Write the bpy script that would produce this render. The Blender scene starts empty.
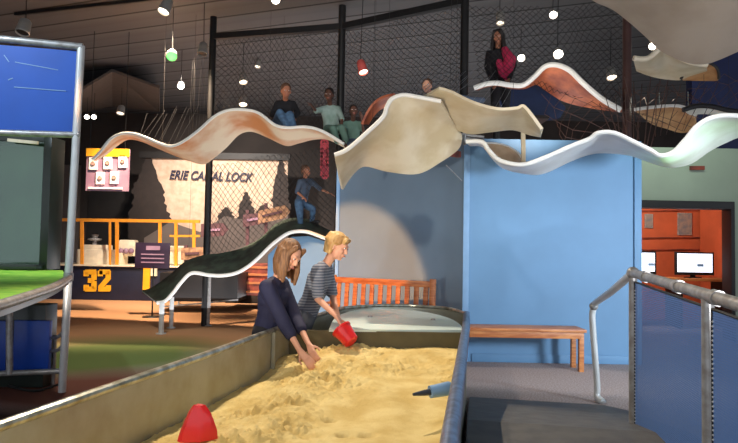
import bpy, bmesh, math, random
from mathutils import Vector, Matrix, noise
random.seed(7)
PI = math.pi
C = bpy.context.scene.collection
SC = bpy.context.scene

# ------------------------------------------------------------------ camera
W, H, F = 738.0, 443.0, 600.0
CAM = Vector((0, 0, 1.38))
PITCH = math.atan(25.5 / F); ROLL = math.radians(1.03)
fw = Vector((0, math.cos(PITCH), math.sin(PITCH)))
r0 = Vector((1, 0, 0)); u0 = Vector((0, -math.sin(PITCH), math.cos(PITCH)))
cr = r0 * math.cos(ROLL) + u0 * math.sin(ROLL)
cu = -r0 * math.sin(ROLL) + u0 * math.cos(ROLL)
cam = bpy.data.cameras.new('camera'); co = bpy.data.objects.new('camera', cam); C.objects.link(co)
cam.sensor_width = 36; cam.lens = F * 36 / W; cam.clip_start = 0.05
M = Matrix((cr, cu, -fw)).transposed().to_4x4(); M.translation = CAM
co.matrix_world = M
SC.camera = co
SC.view_settings.view_transform = 'Standard'; SC.view_settings.look = 'None'
SC.view_settings.gamma = 1; SC.view_settings.exposure = 0.22
SC.view_settings.use_curve_mapping = False

def P(px, py, Y=None, z=None, X=None):
    d = fw * F + cr * (px - W / 2) + cu * (H / 2 - py)
    if Y is not None: t = (Y - CAM.y) / d.y
    elif z is not None: t = (z - CAM.z) / d.z
    else: t = (X - CAM.x) / d.x
    return CAM + d * t

# ------------------------------------------------------------------ materials
def lin(c):
    o = []
    for v in c:
        v = v / 255.0
        o.append(v / 12.92 if v <= 0.04045 else ((v + 0.055) / 1.055) ** 2.4)
    return (o[0], o[1], o[2], 1)
def mat(name, col, rough=0.6, metal=0.0, var=0.12, scale=6.0, col2=None, bump=0.0, bscale=60.0, emit=None, estr=1.0, spec=0.5, stretch=(1, 1, 1), coat=0.0):
    m = bpy.data.materials.new(name); m.use_nodes = True
    nt = m.node_tree; b = nt.nodes['Principled BSDF']
    tc = nt.nodes.new('ShaderNodeTexCoord'); mp = nt.nodes.new('ShaderNodeMapping')
    mp.inputs['Scale'].default_value = stretch
    nt.links.new(tc.outputs['Object'], mp.inputs['Vector'])
    n = nt.nodes.new('ShaderNodeTexNoise'); n.inputs['Scale'].default_value = scale; n.inputs['Detail'].default_value = 5
    nt.links.new(mp.outputs[0], n.inputs['Vector'])
    r = nt.nodes.new('ShaderNodeValToRGB')
    c = lin(col)
    c2 = lin(col2) if col2 else tuple(max(0, v * (1 - var)) for v in c[:3]) + (1,)
    c1 = c if col2 else tuple(min(1, v * (1 + var)) for v in c[:3]) + (1,)
    r.color_ramp.elements[0].color = c2; r.color_ramp.elements[1].color = c1
    r.color_ramp.elements[0].position = 0.38; r.color_ramp.elements[1].position = 0.62
    nt.links.new(n.outputs['Fac'], r.inputs['Fac'])
    nt.links.new(r.outputs[0], b.inputs['Base Color'])
    b.inputs['Roughness'].default_value = rough; b.inputs['Metallic'].default_value = metal
    b.inputs['Specular IOR Level'].default_value = spec
    b.inputs['Coat Weight'].default_value = coat
    if bump:
        n2 = nt.nodes.new('ShaderNodeTexNoise'); n2.inputs['Scale'].default_value = bscale; n2.inputs['Detail'].default_value = 4
        nt.links.new(mp.outputs[0], n2.inputs['Vector'])
        bp = nt.nodes.new('ShaderNodeBump'); bp.inputs['Strength'].default_value = bump; bp.inputs['Distance'].default_value = 0.01
        nt.links.new(n2.outputs['Fac'], bp.inputs['Height']); nt.links.new(bp.outputs[0], b.inputs['Normal'])
    if emit:
        b.inputs['Emission Color'].default_value = lin(emit); b.inputs['Emission Strength'].default_value = estr
    return m
MT = {}
def mk(k, *a, **kw): MT[k] = mat(k, *a, **kw); return MT[k]
mk('blue_paint', (102, 144, 182), 0.55, var=0.04, scale=2, bump=0.05, bscale=120)
mk('blue_trim', (128, 166, 204), 0.45, var=0.04)
mk('blue_grey', (112, 134, 156), 0.6, var=0.04, scale=2)  # blue paint greyed to stand in for warm light on the angled wall
mk('navy_deep', (20, 38, 80), 0.6)
mk('navy_paint', (26, 38, 84), 0.6)
mk('pale_paint', (150, 162, 146), 0.7, var=0.04, scale=2)
mk('dark_wall', (52, 44, 40), 0.85, var=0.15, scale=1.5)
mk('brown_wall', (96, 84, 78), 0.85, var=0.1, scale=1.5)
mk('dark_panel', (34, 30, 28), 0.6)
mk('orange_wall', (180, 84, 50), 0.6, var=0.1, scale=3)
mk('black_frame', (24, 22, 24), 0.5)
mk('galv', (170, 172, 160), 0.45, 0.35, col2=(154, 152, 132), scale=4, bump=0.1, bscale=40)
mk('rim_metal', (196, 200, 190), 0.28, 0.8, col2=(150, 148, 130), scale=14)
mk('rim_paint', (104, 124, 158), 0.32, 0.35, col2=(80, 92, 116), scale=20)
mk('ledge', (214, 232, 224), 0.3, var=0.05, scale=3)
mk('steel', (172, 172, 172), 0.36, 0.4, col2=(146, 142, 138), scale=18)
mk('steel_white', (212, 214, 214), 0.35, 0.3, var=0.05)
mk('olive_metal', (96, 90, 66), 0.5, 0.2)
mk('brown_metal', (70, 44, 40), 0.5, 0.1)
mk('black_metal', (26, 25, 26), 0.45, 0.3)
mk('cream', (226, 214, 188), 0.5, var=0.0, scale=3.0, col2=(206, 188, 152), bump=0.05)
mk('cream_orange', (226, 208, 178), 0.5, scale=1.5, col2=(196, 124, 62), bump=0.05)
mk('white_sheet', (232, 230, 226), 0.42, col2=(210, 204, 196), scale=2.5)
mk('grey_sheet', (176, 162, 146), 0.5, col2=(160, 144, 126), scale=2.0)
mk('orange_sheet', (206, 112, 66), 0.5, col2=(150, 72, 48), scale=4)
mk('tan_sheet', (206, 160, 112), 0.55, col2=(170, 118, 76), scale=4)
mk('green_sheet', (62, 78, 66), 0.6, col2=(38, 46, 42), scale=7)
mk('edge_white', (240, 238, 232), 0.4, var=0.02)
mk('edge_dark', (34, 32, 34), 0.5)
mk('net_black', (30, 28, 28), 0.5)
mk('net_white', (112, 112, 116), 0.4)
mk('net_grey', (44, 44, 46), 0.35)
mk('tan_light', (214, 190, 156), 0.55, col2=(190, 160, 124), scale=4)
mk('net_brown', (92, 62, 54), 0.5)
mk('wood', (186, 116, 68), 0.42, col2=(150, 82, 44), scale=5, stretch=(1, 1, 8), coat=0.2)
mk('wood_light', (206, 136, 80), 0.45, col2=(170, 98, 54), scale=5, stretch=(1, 8, 8))
mk('red_plastic', (232, 40, 44), 0.35, var=0.08, coat=0.3)
mk('blue_tool', (130, 170, 212), 0.4, var=0.06)
mk('dark_tool', (52, 60, 72), 0.5)
mk('rubber_mat', (92, 90, 84), 0.6, col2=(78, 76, 72), scale=8, bump=0.2, bscale=180)
mk('case_blue', (4, 80, 180), 0.5, var=0.08, scale=2)
mk('case_blue_low', (14, 66, 168), 0.35, var=0.08)
mk('case_dark', (40, 48, 44), 0.3)
mk('case_green', (66, 92, 70), 0.3, col2=(48, 66, 56), scale=1.6)
mk('turf', (168, 222, 84), 0.6, col2=(120, 196, 58), scale=9)
mk('train_navy', (22, 26, 50), 0.55)
mk('yellow', (246, 176, 32), 0.5, var=0.06)
mk('yellow_rail', (236, 150, 40), 0.5, var=0.08)
mk('cream_part', (236, 222, 196), 0.5, var=0.1)
mk('purple_sign', (160, 128, 148), 0.5, col2=(140, 106, 130), scale=3)
mk('dark_purple', (44, 28, 50), 0.4)
mk('card', (246, 236, 232), 0.5, var=0.03)
mk('card_print', (190, 150, 140), 0.5)
mk('banner_tan', (206, 178, 154), 0.7, col2=(190, 158, 134), scale=6)
mk('banner_dark', (44, 34, 30), 0.8)
mk('letter_dark', (38, 34, 56), 0.6)
mk('arrow_wood', (168, 128, 96), 0.7, col2=(120, 84, 66), scale=12)
mk('arrow_maroon', (84, 52, 58), 0.7)
mk('red_brown', (150, 62, 42), 0.6, col2=(96, 42, 32), scale=6)
mk('red_sign', (190, 70, 84), 0.6)
mk('skin', (226, 168, 140), 0.55, var=0.05, scale=12)
mk('skin_mid', (176, 118, 92), 0.55, var=0.05, scale=12)
mk('skin_dark', (92, 60, 48), 0.55, var=0.05, scale=12)
mk('hair_brown', (146, 104, 68), 0.5, col2=(104, 70, 46), scale=10, stretch=(6, 6, 1), bump=0.4, bscale=60)
mk('hair_blond', (226, 186, 122), 0.5, col2=(186, 140, 84), scale=14, bump=0.4, bscale=60)
mk('hair_dark', (34, 26, 24), 0.5)
mk('hair_short', (96, 68, 52), 0.6)
mk('navy_cloth', (34, 36, 66), 0.8, var=0.1, scale=10, bump=0.2, bscale=120)
mk('black_cloth', (28, 28, 34), 0.85)
mk('jeans', (84, 118, 152), 0.85, col2=(66, 92, 124), scale=18)
mk('grey_cloth', (92, 96, 104), 0.85)
mk('teal_cloth', (150, 168, 162), 0.8, col2=(120, 144, 134), scale=6)
mk('teal_shirt', (92, 122, 110), 0.8, var=0.1)
mk('lilac_cloth', (190, 184, 206), 0.8, var=0.1)
mk('pink_cloth', (196, 44, 88), 0.8, var=0.1)
mk('slate_cloth', (70, 84, 104), 0.8, var=0.1)
mk('shoe', (40, 38, 40), 0.6)
mk('eye_dark', (40, 28, 24), 0.2)
mk('lip', (196, 112, 102), 0.5)
mk('lamp_can', (150, 146, 140), 0.45, 0.2)
mk('lamp_red', (190, 84, 78), 0.45, 0.1)
mk('lens_warm', (255, 236, 200), 0.4, emit=(255, 232, 200), estr=9)
mk('lens_bright', (255, 244, 225), 0.4, emit=(255, 244, 225), estr=14)
mk('lens_green', (120, 255, 140), 0.4, emit=(60, 255, 90), estr=2.5)
mk('lens_dim', (236, 226, 210), 0.4, emit=(255, 236, 210), estr=1.6)
mk('screen', (240, 244, 255), 0.3, emit=(225, 235, 255), estr=1.5, col2=(190, 205, 225), scale=4)
mk('soffit', (84, 74, 68), 0.8, var=0.08)
mk('poster', (150, 130, 118), 0.5, col2=(110, 110, 116), scale=9)
mk('poster_grey', (120, 124, 130), 0.5, col2=(90, 96, 108), scale=9)

def striped():
    m = mat('striped_shirt', (108, 118, 138), 0.85, var=0.05)
    nt = m.node_tree; b = nt.nodes['Principled BSDF']
    tc = nt.nodes.new('ShaderNodeTexCoord'); w = nt.nodes.new('ShaderNodeTexWave')
    w.bands_direction = 'Z'; w.inputs['Scale'].default_value = 13; w.inputs['Distortion'].default_value = 0.6
    r = nt.nodes.new('ShaderNodeValToRGB'); r.color_ramp.elements[0].color = lin((92, 100, 118)); r.color_ramp.elements[1].color = lin((144, 148, 158))
    r.color_ramp.elements[0].position = 0.4; r.color_ramp.elements[1].position = 0.75
    nt.links.new(tc.outputs['Object'], w.inputs['Vector']); nt.links.new(w.outputs['Fac'], r.inputs['Fac']); nt.links.new(r.outputs[0], b.inputs['Base Color'])
    MT['striped'] = m
striped()
def sand_mat():
    m = mat('sand', (232, 210, 146), 0.95, col2=(212, 184, 116), scale=5, bump=0.5, bscale=110, spec=0.15)
    MT['sand'] = m
sand_mat()
def ceiling_mat():
    m = mat('ceiling_boards', (62, 62, 64), 0.8, var=0.1, scale=1.5)
    nt = m.node_tree; b = nt.nodes['Principled BSDF']
    tc = nt.nodes.new('ShaderNodeTexCoord'); mp = nt.nodes.new('ShaderNodeMapping'); mp.inputs['Rotation'].default_value = (0, 0, math.radians(20))
    sp = nt.nodes.new('ShaderNodeSeparateXYZ'); mu = nt.nodes.new('ShaderNodeMath'); mu.operation = 'MULTIPLY'; mu.inputs[1].default_value = 1 / 0.62
    fr = nt.nodes.new('ShaderNodeMath'); fr.operation = 'FRACT'
    r = nt.nodes.new('ShaderNodeValToRGB'); e = r.color_ramp.elements
    e[0].position = 0.0; e[0].color = lin((14, 13, 12)); e[1].position = 0.05; e[1].color = lin((14, 13, 12))
    for p, c in ((0.10, (88, 88, 90)), (0.5, (76, 76, 78)), (0.56, (80, 80, 82))):
        x = e.new(p); x.color = lin(c)
    nt.links.new(tc.outputs['Object'], mp.inputs[0]); nt.links.new(mp.outputs[0], sp.inputs[0]); nt.links.new(sp.outputs['Y'], mu.inputs[0])
    nt.links.new(mu.outputs[0], fr.inputs[0]); nt.links.new(fr.outputs[0], r.inputs[0]); nt.links.new(r.outputs[0], b.inputs['Base Color'])
    MT['ceiling'] = m
ceiling_mat()
def carpet_mat():
    m = mat('carpet', (120, 100, 96), 0.97, var=0.1, spec=0.1, bump=0.3, bscale=220)
    nt = m.node_tree; b = nt.nodes['Principled BSDF']; N = nt.nodes; L = nt.links
    tc = N.new('ShaderNodeTexCoord')
    nz = N.new('ShaderNodeTexNoise'); nz.inputs['Scale'].default_value = 0.5
    L.new(tc.outputs['Object'], nz.inputs['Vector'])
    ad = N.new('ShaderNodeVectorMath'); ad.operation = 'MULTIPLY_ADD'; ad.inputs[1].default_value = (1.2, 1.2, 0)
    L.new(nz.outputs['Color'], ad.inputs[0]); L.new(tc.outputs['Object'], ad.inputs[2])
    last = None
    base = N.new('ShaderNodeTexNoise'); base.inputs['Scale'].default_value = 60; L.new(tc.outputs['Object'], base.inputs['Vector'])
    rb = N.new('ShaderNodeValToRGB'); rb.color_ramp.elements[0].color = lin((146, 132, 130)); rb.color_ramp.elements[1].color = lin((184, 170, 166))
    rb.color_ramp.elements[0].position = .35; rb.color_ramp.elements[1].position = .65
    L.new(base.outputs['Fac'], rb.inputs[0]); last = rb.outputs[0]
    # coloured inlays of the carpet: centre, radius (x,y), colour, softness
    def inlay(last, c, rad, col, soft):
        s = N.new('ShaderNodeVectorMath'); s.operation = 'SUBTRACT'; s.inputs[1].default_value = (c[0] + .6, c[1] + .6, 0); L.new(ad.outputs[0], s.inputs[0])
        d = N.new('ShaderNodeVectorMath'); d.operation = 'DIVIDE'; d.inputs[1].default_value = (rad[0], rad[1], 1); L.new(s.outputs[0], d.inputs[0])
        mz = N.new('ShaderNodeVectorMath'); mz.operation = 'MULTIPLY'; mz.inputs[1].default_value = (1, 1, 0); L.new(d.outputs[0], mz.inputs[0])
        ln = N.new('ShaderNodeVectorMath'); ln.operation = 'LENGTH'; L.new(mz.outputs[0], ln.inputs[0])
        mr = N.new('ShaderNodeMapRange'); mr.inputs['From Min'].default_value = 1 + soft; mr.inputs['From Max'].default_value = 1 - soft
        L.new(ln.outputs['Value'], mr.inputs['Value'])
        mx = N.new('ShaderNodeMix'); mx.data_type = 'RGBA'; L.new(mr.outputs[0], mx.inputs[0]); L.new(last, mx.inputs[6]); mx.inputs[7].default_value = lin(col)
        return mx.outputs[2]
    last = inlay(last, (-3.6, 12.2), (4.8, 4.4), (186, 140, 104), .12)
    last = inlay(last, (-3.1, 7.5), (1.3, 1.3), (104, 118, 70), .4)
    last = inlay(last, (-2.5, 5.7), (1.4, .8), (112, 72, 62), .4)
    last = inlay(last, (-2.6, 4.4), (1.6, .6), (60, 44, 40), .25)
    L.new(last, b.inputs['Base Color'])
    MT['carpet'] = m
carpet_mat()
def perf_mat():
    m = bpy.data.materials.new('perforated_blue'); m.use_nodes = True
    nt = m.node_tree; b = nt.nodes['Principled BSDF']; N = nt.nodes; L = nt.links
    b.inputs['Base Color'].default_value = lin((84, 124, 190)); b.inputs['Metallic'].default_value = 0.1; b.inputs['Roughness'].default_value = 0.4
    tc = N.new('ShaderNodeTexCoord'); mp = N.new('ShaderNodeMapping'); mp.inputs['Rotation'].default_value = (0, 0, 0); mp.inputs['Scale'].default_value = (1, 1 / .011, 1 / .011)
    v = N.new('ShaderNodeTexVoronoi'); v.inputs['Scale'].default_value = 1.0; v.inputs['Randomness'].default_value = 0.0
    v.voronoi_dimensions = '3D'
    mz = N.new('ShaderNodeVectorMath'); mz.operation = 'MULTIPLY'; mz.inputs[1].default_value = (0, 1, 1)
    L.new(tc.outputs['Object'], mp.inputs[0]); L.new(mp.outputs[0], mz.inputs[0]); L.new(mz.outputs[0], v.inputs['Vector'])
    lt = N.new('ShaderNodeMath'); lt.operation = 'LESS_THAN'; lt.inputs[1].default_value = 0.26; L.new(v.outputs['Distance'], lt.inputs[0])
    tr = N.new('ShaderNodeBsdfTransparent'); mx = N.new('ShaderNodeMixShader')
    L.new(lt.outputs[0], mx.inputs[0]); L.new(b.outputs[0], mx.inputs[1]); L.new(tr.outputs[0], mx.inputs[2])
    L.new(mx.outputs[0], N['Material Output'].inputs['Surface'])
    MT['perf'] = m
perf_mat()
def glass_mat():
    m = bpy.data.materials.new('case_glass'); m.use_nodes = True
    nt = m.node_tree; N = nt.nodes; L = nt.links
    g = N.new('ShaderNodeBsdfGlossy'); g.inputs['Roughness'].default_value = 0.05; g.inputs['Color'].default_value = (.8, .9, .85, 1)
    tr = N.new('ShaderNodeBsdfTransparent'); tr.inputs['Color'].default_value = (.72, .85, .76, 1)
    mx = N.new('ShaderNodeMixShader'); mx.inputs[0].default_value = 0.1
    L.new(tr.outputs[0], mx.inputs[1]); L.new(g.outputs[0], mx.inputs[2]); L.new(mx.outputs[0], N['Material Output'].inputs['Surface'])
    MT['glass'] = m
glass_mat()

# ------------------------------------------------------------------ mesh builder
class MB:
    def __init__(s): s.v = []; s.f = []; s.mi = []; s.cur = 0
    def add(s, vs, fs):
        o = len(s.v); s.v += [Vector(v) for v in vs]
        for f in fs: s.f.append([i + o for i in f]); s.mi.append(s.cur)
    def hexa(s, p):   # 8 points: bottom 4, top 4
        s.add(p, [(0, 3, 2, 1), (4, 5, 6, 7), (0, 1, 5, 4), (1, 2, 6, 5), (2, 3, 7, 6), (3, 0, 4, 7)]); return s
    def box(s, c, d, rz=0, ry=0, rx=0):
        c = Vector(c); h = Vector(d) / 2
        R = Matrix.Rotation(rz, 3, 'Z') @ Matrix.Rotation(ry, 3, 'Y') @ Matrix.Rotation(rx, 3, 'X')
        ps = [c + R @ Vector((x * h.x, y * h.y, z * h.z)) for z in (-1, 1) for x, y in ((-1, -1), (1, -1), (1, 1), (-1, 1))]
        return s.hexa(ps)
    def bar(s, a, b, w, t, up=(0, 0, 1)):   # rectangular bar from a to b: w across, t along up
        a = Vector(a); b = Vector(b); d = (b - a).normalized(); u = Vector(up)
        if abs(d.dot(u)) > .98: u = Vector((0, 1, 0))
        sd = d.cross(u).normalized(); u = sd.cross(d).normalized()
        ps = [p + sd * i * w / 2 + u * j * t / 2 for p in (a, b) for i, j in ((-1, -1), (1, -1), (1, 1), (-1, 1))]
        return s.hexa(ps)
    def tube(s, pts, r, n=10, cap=True):
        pts = [Vector(p) for p in pts]
        rs = r if isinstance(r, (list, tuple)) else [r] * len(pts)
        vs = []; fs = []; pn = None
        for i, p in enumerate(pts):
            a = pts[max(0, i - 1)]; b = pts[min(len(pts) - 1, i + 1)]
            d = (b - a).normalized()
            if pn is None:
                ref = Vector((0, 0, 1)) if abs(d.z) < .9 else Vector((1, 0, 0))
                pn = d.cross(ref).normalized()
            else: pn = (pn - d * pn.dot(d)).normalized()
            q = d.cross(pn)
            for k in range(n):
                t = 2 * PI * k / n; vs.append(p + (pn * math.cos(t) + q * math.sin(t)) * rs[i])
        for i in range(len(pts) - 1):
            for k in range(n):
                fs.append((i * n + k, i * n + (k + 1) % n, (i + 1) * n + (k + 1) % n, (i + 1) * n + k))
        if cap:
            fs.append(tuple(reversed(range(n)))); fs.append(tuple(range((len(pts) - 1) * n, len(pts) * n)))
        s.add(vs, fs); return s
    def lathe(s, prof, c, axis=(0, 0, 1), n=24):
        c = Vector(c); a = Vector(axis).normalized()
        return s.tube([c + a * h for _, h in prof], [max(rr, 1e-4) for rr, _ in prof], n) if len(prof) > 1 else s
    def rings(s, prof, c, axis=(0, 0, 1), n=24):  # profile may fold back along axis
        c = Vector(c); a = Vector(axis).normalized()
        ref = Vector((0, 0, 1)) if abs(a.z) < .9 else Vector((1, 0, 0)); u = a.cross(ref).normalized(); v = a.cross(u)
        vs = [c + a * h + (u * math.cos(2 * PI * k / n) + v * math.sin(2 * PI * k / n)) * max(rr, 1e-4) for rr, h in prof for k in range(n)]
        fs = [(i * n + k, i * n + (k + 1) % n, (i + 1) * n + (k + 1) % n, (i + 1) * n + k) for i in range(len(prof) - 1) for k in range(n)]
        s.add(vs, fs); return s
    def ell(s, c, r, R=None, nu=14, nv=9):
        c = Vector(c); r = Vector(r) if not isinstance(r, (int, float)) else Vector((r, r, r)); R = R or Matrix.Identity(3)
        vs = [c + R @ Vector((0, 0, r.z))]; fs = []
        for j in range(1, nv):
            ph = PI * j / nv
            for i in range(nu):
                t = 2 * PI * i / nu; vs.append(c + R @ Vector((r.x * math.sin(ph) * math.cos(t), r.y * math.sin(ph) * math.sin(t), r.z * math.cos(ph))))
        vs.append(c + R @ Vector((0, 0, -r.z)))
        for i in range(nu): fs.append((0, 1 + i, 1 + (i + 1) % nu))
        for j in range(nv - 2):
            for i in range(nu):
                a = 1 + j * nu; fs.append((a + i, a + nu + i, a + nu + (i + 1) % nu, a + (i + 1) % nu))
        e = 1 + (nv - 2) * nu
        for i in range(nu): fs.append((e + i, len(vs) - 1, e + (i + 1) % nu))
        s.add(vs, fs); return s
    def cap(s, a, ra, b, rb, n=12):
        s.ell(a, ra, nu=n, nv=8); s.ell(b, rb, nu=n, nv=8)
        if (Vector(a) - Vector(b)).length > 1e-4: s.tube([a, b], [ra, rb], n)
        return s
    def prism(s, poly, d):   # poly: 3D points, extruded by vector d
        n = len(poly); d = Vector(d); vs = [Vector(p) for p in poly] + [Vector(p) + d for p in poly]
        s.add(vs, [tuple(range(n)), tuple(reversed(range(n, 2 * n)))] + [(i, n + i, n + (i + 1) % n, (i + 1) % n) for i in range(n)]); return s
    def sheet(s, A, t):   # A: grid of rows of points, thickness t
        nr = len(A); nc = len(A[0])
        def nrm(i, j):
            a = A[min(i + 1, nr - 1)][j] - A[max(i - 1, 0)][j]; b = A[i][min(j + 1, nc - 1)] - A[i][max(j - 1, 0)]
            n = a.cross(b)
            return n.normalized() if n.length > 1e-9 else Vector((0, 0, 1))
        top = []; bot = []
        for i in range(nr):
            for j in range(nc):
                n = nrm(i, j); top.append(A[i][j] + n * t / 2); bot.append(A[i][j] - n * t / 2)
        fs = []; o = nr * nc
        for i in range(nr - 1):
            for j in range(nc - 1):
                a = i * nc + j; fs.append((a, a + 1, a + nc + 1, a + nc)); fs.append((o + a, o + a + nc, o + a + nc + 1, o + a + 1))
        for i in range(nr - 1):
            for j in (0, nc - 1):
                a = i * nc + j; fs.append((a, a + nc, o + a + nc, o + a))
        for j in range(nc - 1):
            for i in (0, nr - 1):
                a = i * nc + j; fs.append((a, a + 1, o + a + 1, o + a))
        s.add(top + bot, fs); return s
    def build(s, name, m, parent=None, bev=0, smooth=True, origin=None, voxel=0, sm_it=4):
        me = bpy.data.meshes.new(name)
        o = bpy.data.objects.new(name, me); C.objects.link(o)
        if parent is not None:
            o.parent = parent; off = parent.matrix_world_loc if hasattr(parent, 'matrix_world_loc') else wloc(parent)
        else: off = Vector((0, 0, 0))
        if origin is None and parent is None and s.v:
            lo = Vector([min(v[k] for v in s.v) for k in range(3)]); hi = Vector([max(v[k] for v in s.v) for k in range(3)])
            origin = Vector(((lo.x + hi.x) / 2, (lo.y + hi.y) / 2, lo.z))
        if parent is None: o.location = origin; off = Vector(origin)
        me.from_pydata([tuple(v - off) for v in s.v], [], s.f)
        ms = m if isinstance(m, (list, tuple)) else [m]
        for k in ms: me.materials.append(MT[k] if isinstance(k, str) else k)
        for p, i in zip(me.polygons, s.mi): p.material_index = min(i, len(ms) - 1)
        me.validate()
        bm = bmesh.new(); bm.from_mesh(me)
        if not voxel:
            bmesh.ops.recalc_face_normals(bm, faces=bm.faces)
            if bev:
                es = [e for e in bm.edges if len(e.link_faces) == 2 and e.calc_face_angle(0) > 0.6]
                bmesh.ops.bevel(bm, geom=es, offset=bev, segments=2, affect='EDGES', profile=0.6, clamp_overlap=True)
        bm.to_mesh(me); bm.free()
        if voxel:
            md = o.modifiers.new('r', 'REMESH'); md.mode = 'VOXEL'; md.voxel_size = voxel
            s2 = o.modifiers.new('s', 'SMOOTH'); s2.iterations = sm_it; s2.factor = 0.5
            dg = bpy.context.evaluated_depsgraph_get(); dg.update()
            nm = bpy.data.meshes.new_from_object(o.evaluated_get(dg))
            o.modifiers.clear(); o.data = nm; bpy.data.meshes.remove(me); me = nm; me.name = name
            if not me.materials:
                for k in ms: me.materials.append(MT[k] if isinstance(k, str) else k)
        for p in me.polygons: p.use_smooth = smooth
        if smooth and not voxel: me.set_sharp_from_angle(angle=math.radians(35))
        return o
WL = {}
def wloc(o):
    v = Vector(o.location)
    return v + (wloc(o.parent) if o.parent else Vector((0, 0, 0)))
def tag(o, label, cat, group=None, kind=None):
    o['label'] = label; o['category'] = cat
    if group: o['group'] = group
    if kind: o['kind'] = kind
    return o
def thing(name, loc, label, cat, group=None):
    o = bpy.data.objects.new(name, None); C.objects.link(o); o.location = Vector(loc); o.empty_display_size = 0.1
    return tag(o, label, cat, group)
def struct(o): o['kind'] = 'structure'; return o
def crom(pts, k=6):
    pts = [Vector(p) for p in pts]; n = len(pts); out = []
    for i in range(n - 1):
        p0 = pts[max(i - 1, 0)]; p1 = pts[i]; p2 = pts[i + 1]; p3 = pts[min(i + 2, n - 1)]
        for j in range(k):
            t = j / k
            out.append(0.5 * ((2 * p1) + (p2 - p0) * t + (2 * p0 - 5 * p1 + 4 * p2 - p3) * t * t + (3 * p1 - p0 - 3 * p2 + p3) * t ** 3))
    out.append(pts[-1]); return out
def text_mesh(txt, size, m, parent, loc, rot, extrude=0.005, shear=0.0, offset=0.0, name='lettering', sx=1.0):
    cu_ = bpy.data.curves.new('t', 'FONT'); cu_.body = txt; cu_.size = size; cu_.extrude = extrude; cu_.shear = shear; cu_.offset = offset
    cu_.align_x = 'CENTER'; cu_.align_y = 'CENTER'
    t = bpy.data.objects.new('t', cu_); C.objects.link(t)
    dg = bpy.context.evaluated_depsgraph_get(); dg.update()
    me = bpy.data.meshes.new_from_object(t.evaluated_get(dg)); bpy.data.objects.remove(t); bpy.data.curves.remove(cu_)
    me.materials.clear(); me.materials.append(MT[m])
    o = bpy.data.objects.new(name, me); C.objects.link(o); o.parent = parent; o.location = Vector(loc) - wloc(parent); o.rotation_euler = rot; o.scale = (sx, 1, 1)
    return o

# ------------------------------------------------------------------ the setting
struct(MB().box((1, 9, -0.05), (26, 20.4, 0.1)).build('floor', 'carpet', smooth=False, origin=(0, 0, 0)))
CZ = 5.3
struct(MB().box((1, 9, CZ + 0.05), (26, 20.4, 0.1)).build('ceiling', 'ceiling', smooth=False, origin=(0, 0, CZ)))
struct(MB().box((1, 18.1, CZ / 2), (26, 0.2, CZ)).build('wall_back', 'dark_wall', smooth=False))
struct(MB().box((-12.05, 9, CZ / 2), (0.1, 18, CZ)).build('wall_left', 'dark_wall', smooth=False))
_x = P(692, 80, Y=10.6).x
struct(MB().box(((_x + 13) / 2, 10.7, (3.06 + CZ) / 2), (13 - _x, 0.2, CZ - 3.06)).build('wall_upper_right', 'navy_paint', smooth=False))
# blue wall facing the camera
YB = 7.42
xl = P(464, 300, Y=YB).x; xr = P(641, 300, Y=YB).x; zt = P(552, 140, Y=YB).z
struct(MB().box(((xl + xr) / 2, YB + .1, zt / 2), (xr - xl, .2, zt)).build('wall_front_blue', 'blue_paint', smooth=False))
struct(MB().box((xl + .015, YB - .012, zt / 2), (.075, .025, zt)).build('trim_1', 'blue_trim', bev=.004))
struct(MB().box((xr - .045, YB - .012, zt / 2), (.09, .025, zt)).build('trim_2', 'blue_paint', bev=.004))
struct(MB().box(((xl + xr) / 2, YB - .008, .05), (xr - xl - .2, .016, .10)).build('baseboard_front', 'blue_paint', bev=.004))
# angled wall going back and left
A0 = Vector((xl, YB + .03, 0)); A1 = P(338.5, 240, Y=8.9); A1.z = 0
nrm = (A1 - A0).normalized(); sd = Vector((nrm.y, -nrm.x, 0)); sd = sd if sd.y > 0 else -sd
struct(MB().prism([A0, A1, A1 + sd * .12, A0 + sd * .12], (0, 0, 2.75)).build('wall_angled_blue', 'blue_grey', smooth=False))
struct(MB().box((A1.x - .02, A1.y + .03, 1.375), (.05, .1, 2.75)).build('trim_3', 'blue_trim', bev=.004))
# pale wall to the right with an opening
YG = 9.5
gx0 = xr - 0.2; ox0 = P(640, 240, Y=YG).x - .1; ox1 = P(734, 240, Y=YG).x; oz = P(690, 201, Y=YG).z; gz = 3.05
g = MB(); g.box(((ox0 - 1.2 + ox0) / 2, YG + .1, gz / 2), (1.2, .2, gz)); g.box(((ox1 + 9) / 2, YG + .1, gz / 2), (9 - ox1, .2, gz))
g.box(((ox0 + ox1) / 2, YG + .1, (oz + gz) / 2), (ox1 - ox0, .2, gz - oz))
struct(g.build('wall_right', 'pale_paint', smooth=False))
t = MB(); t.box(((ox0 + ox1) / 2, YG + .1, oz - .06), (ox1 - ox0, .26, .12)); t.box((ox1 - .03, YG + .1, oz / 2 - .06), (.06, .26, oz - .12))
struct(t.build('trim_4', 'black_frame', bev=.005))
YO = 12.2
struct(MB().box((ox0 + 1.6, YO + .1, 1.5), (5.2, .2, 3.0)).build('wall_alcove_back', 'orange_wall', smooth=False))
struct(MB().box((ox1 + 1.0, 10.9, 1.5), (.15, 2.5, 3.0)).build('wall_alcove_right', 'orange_wall', smooth=False))
struct(MB().box((ox0 - 1.05, 10.9, 1.5), (.15, 2.5, 3.0)).build('wall_alcove_left', 'orange_wall', smooth=False))
struct(MB().box((ox0 + 1.6, 11.0, 3.03), (5.2, 2.8, .06)).build('ceiling_alcove', 'dark_panel', smooth=False))
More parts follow.
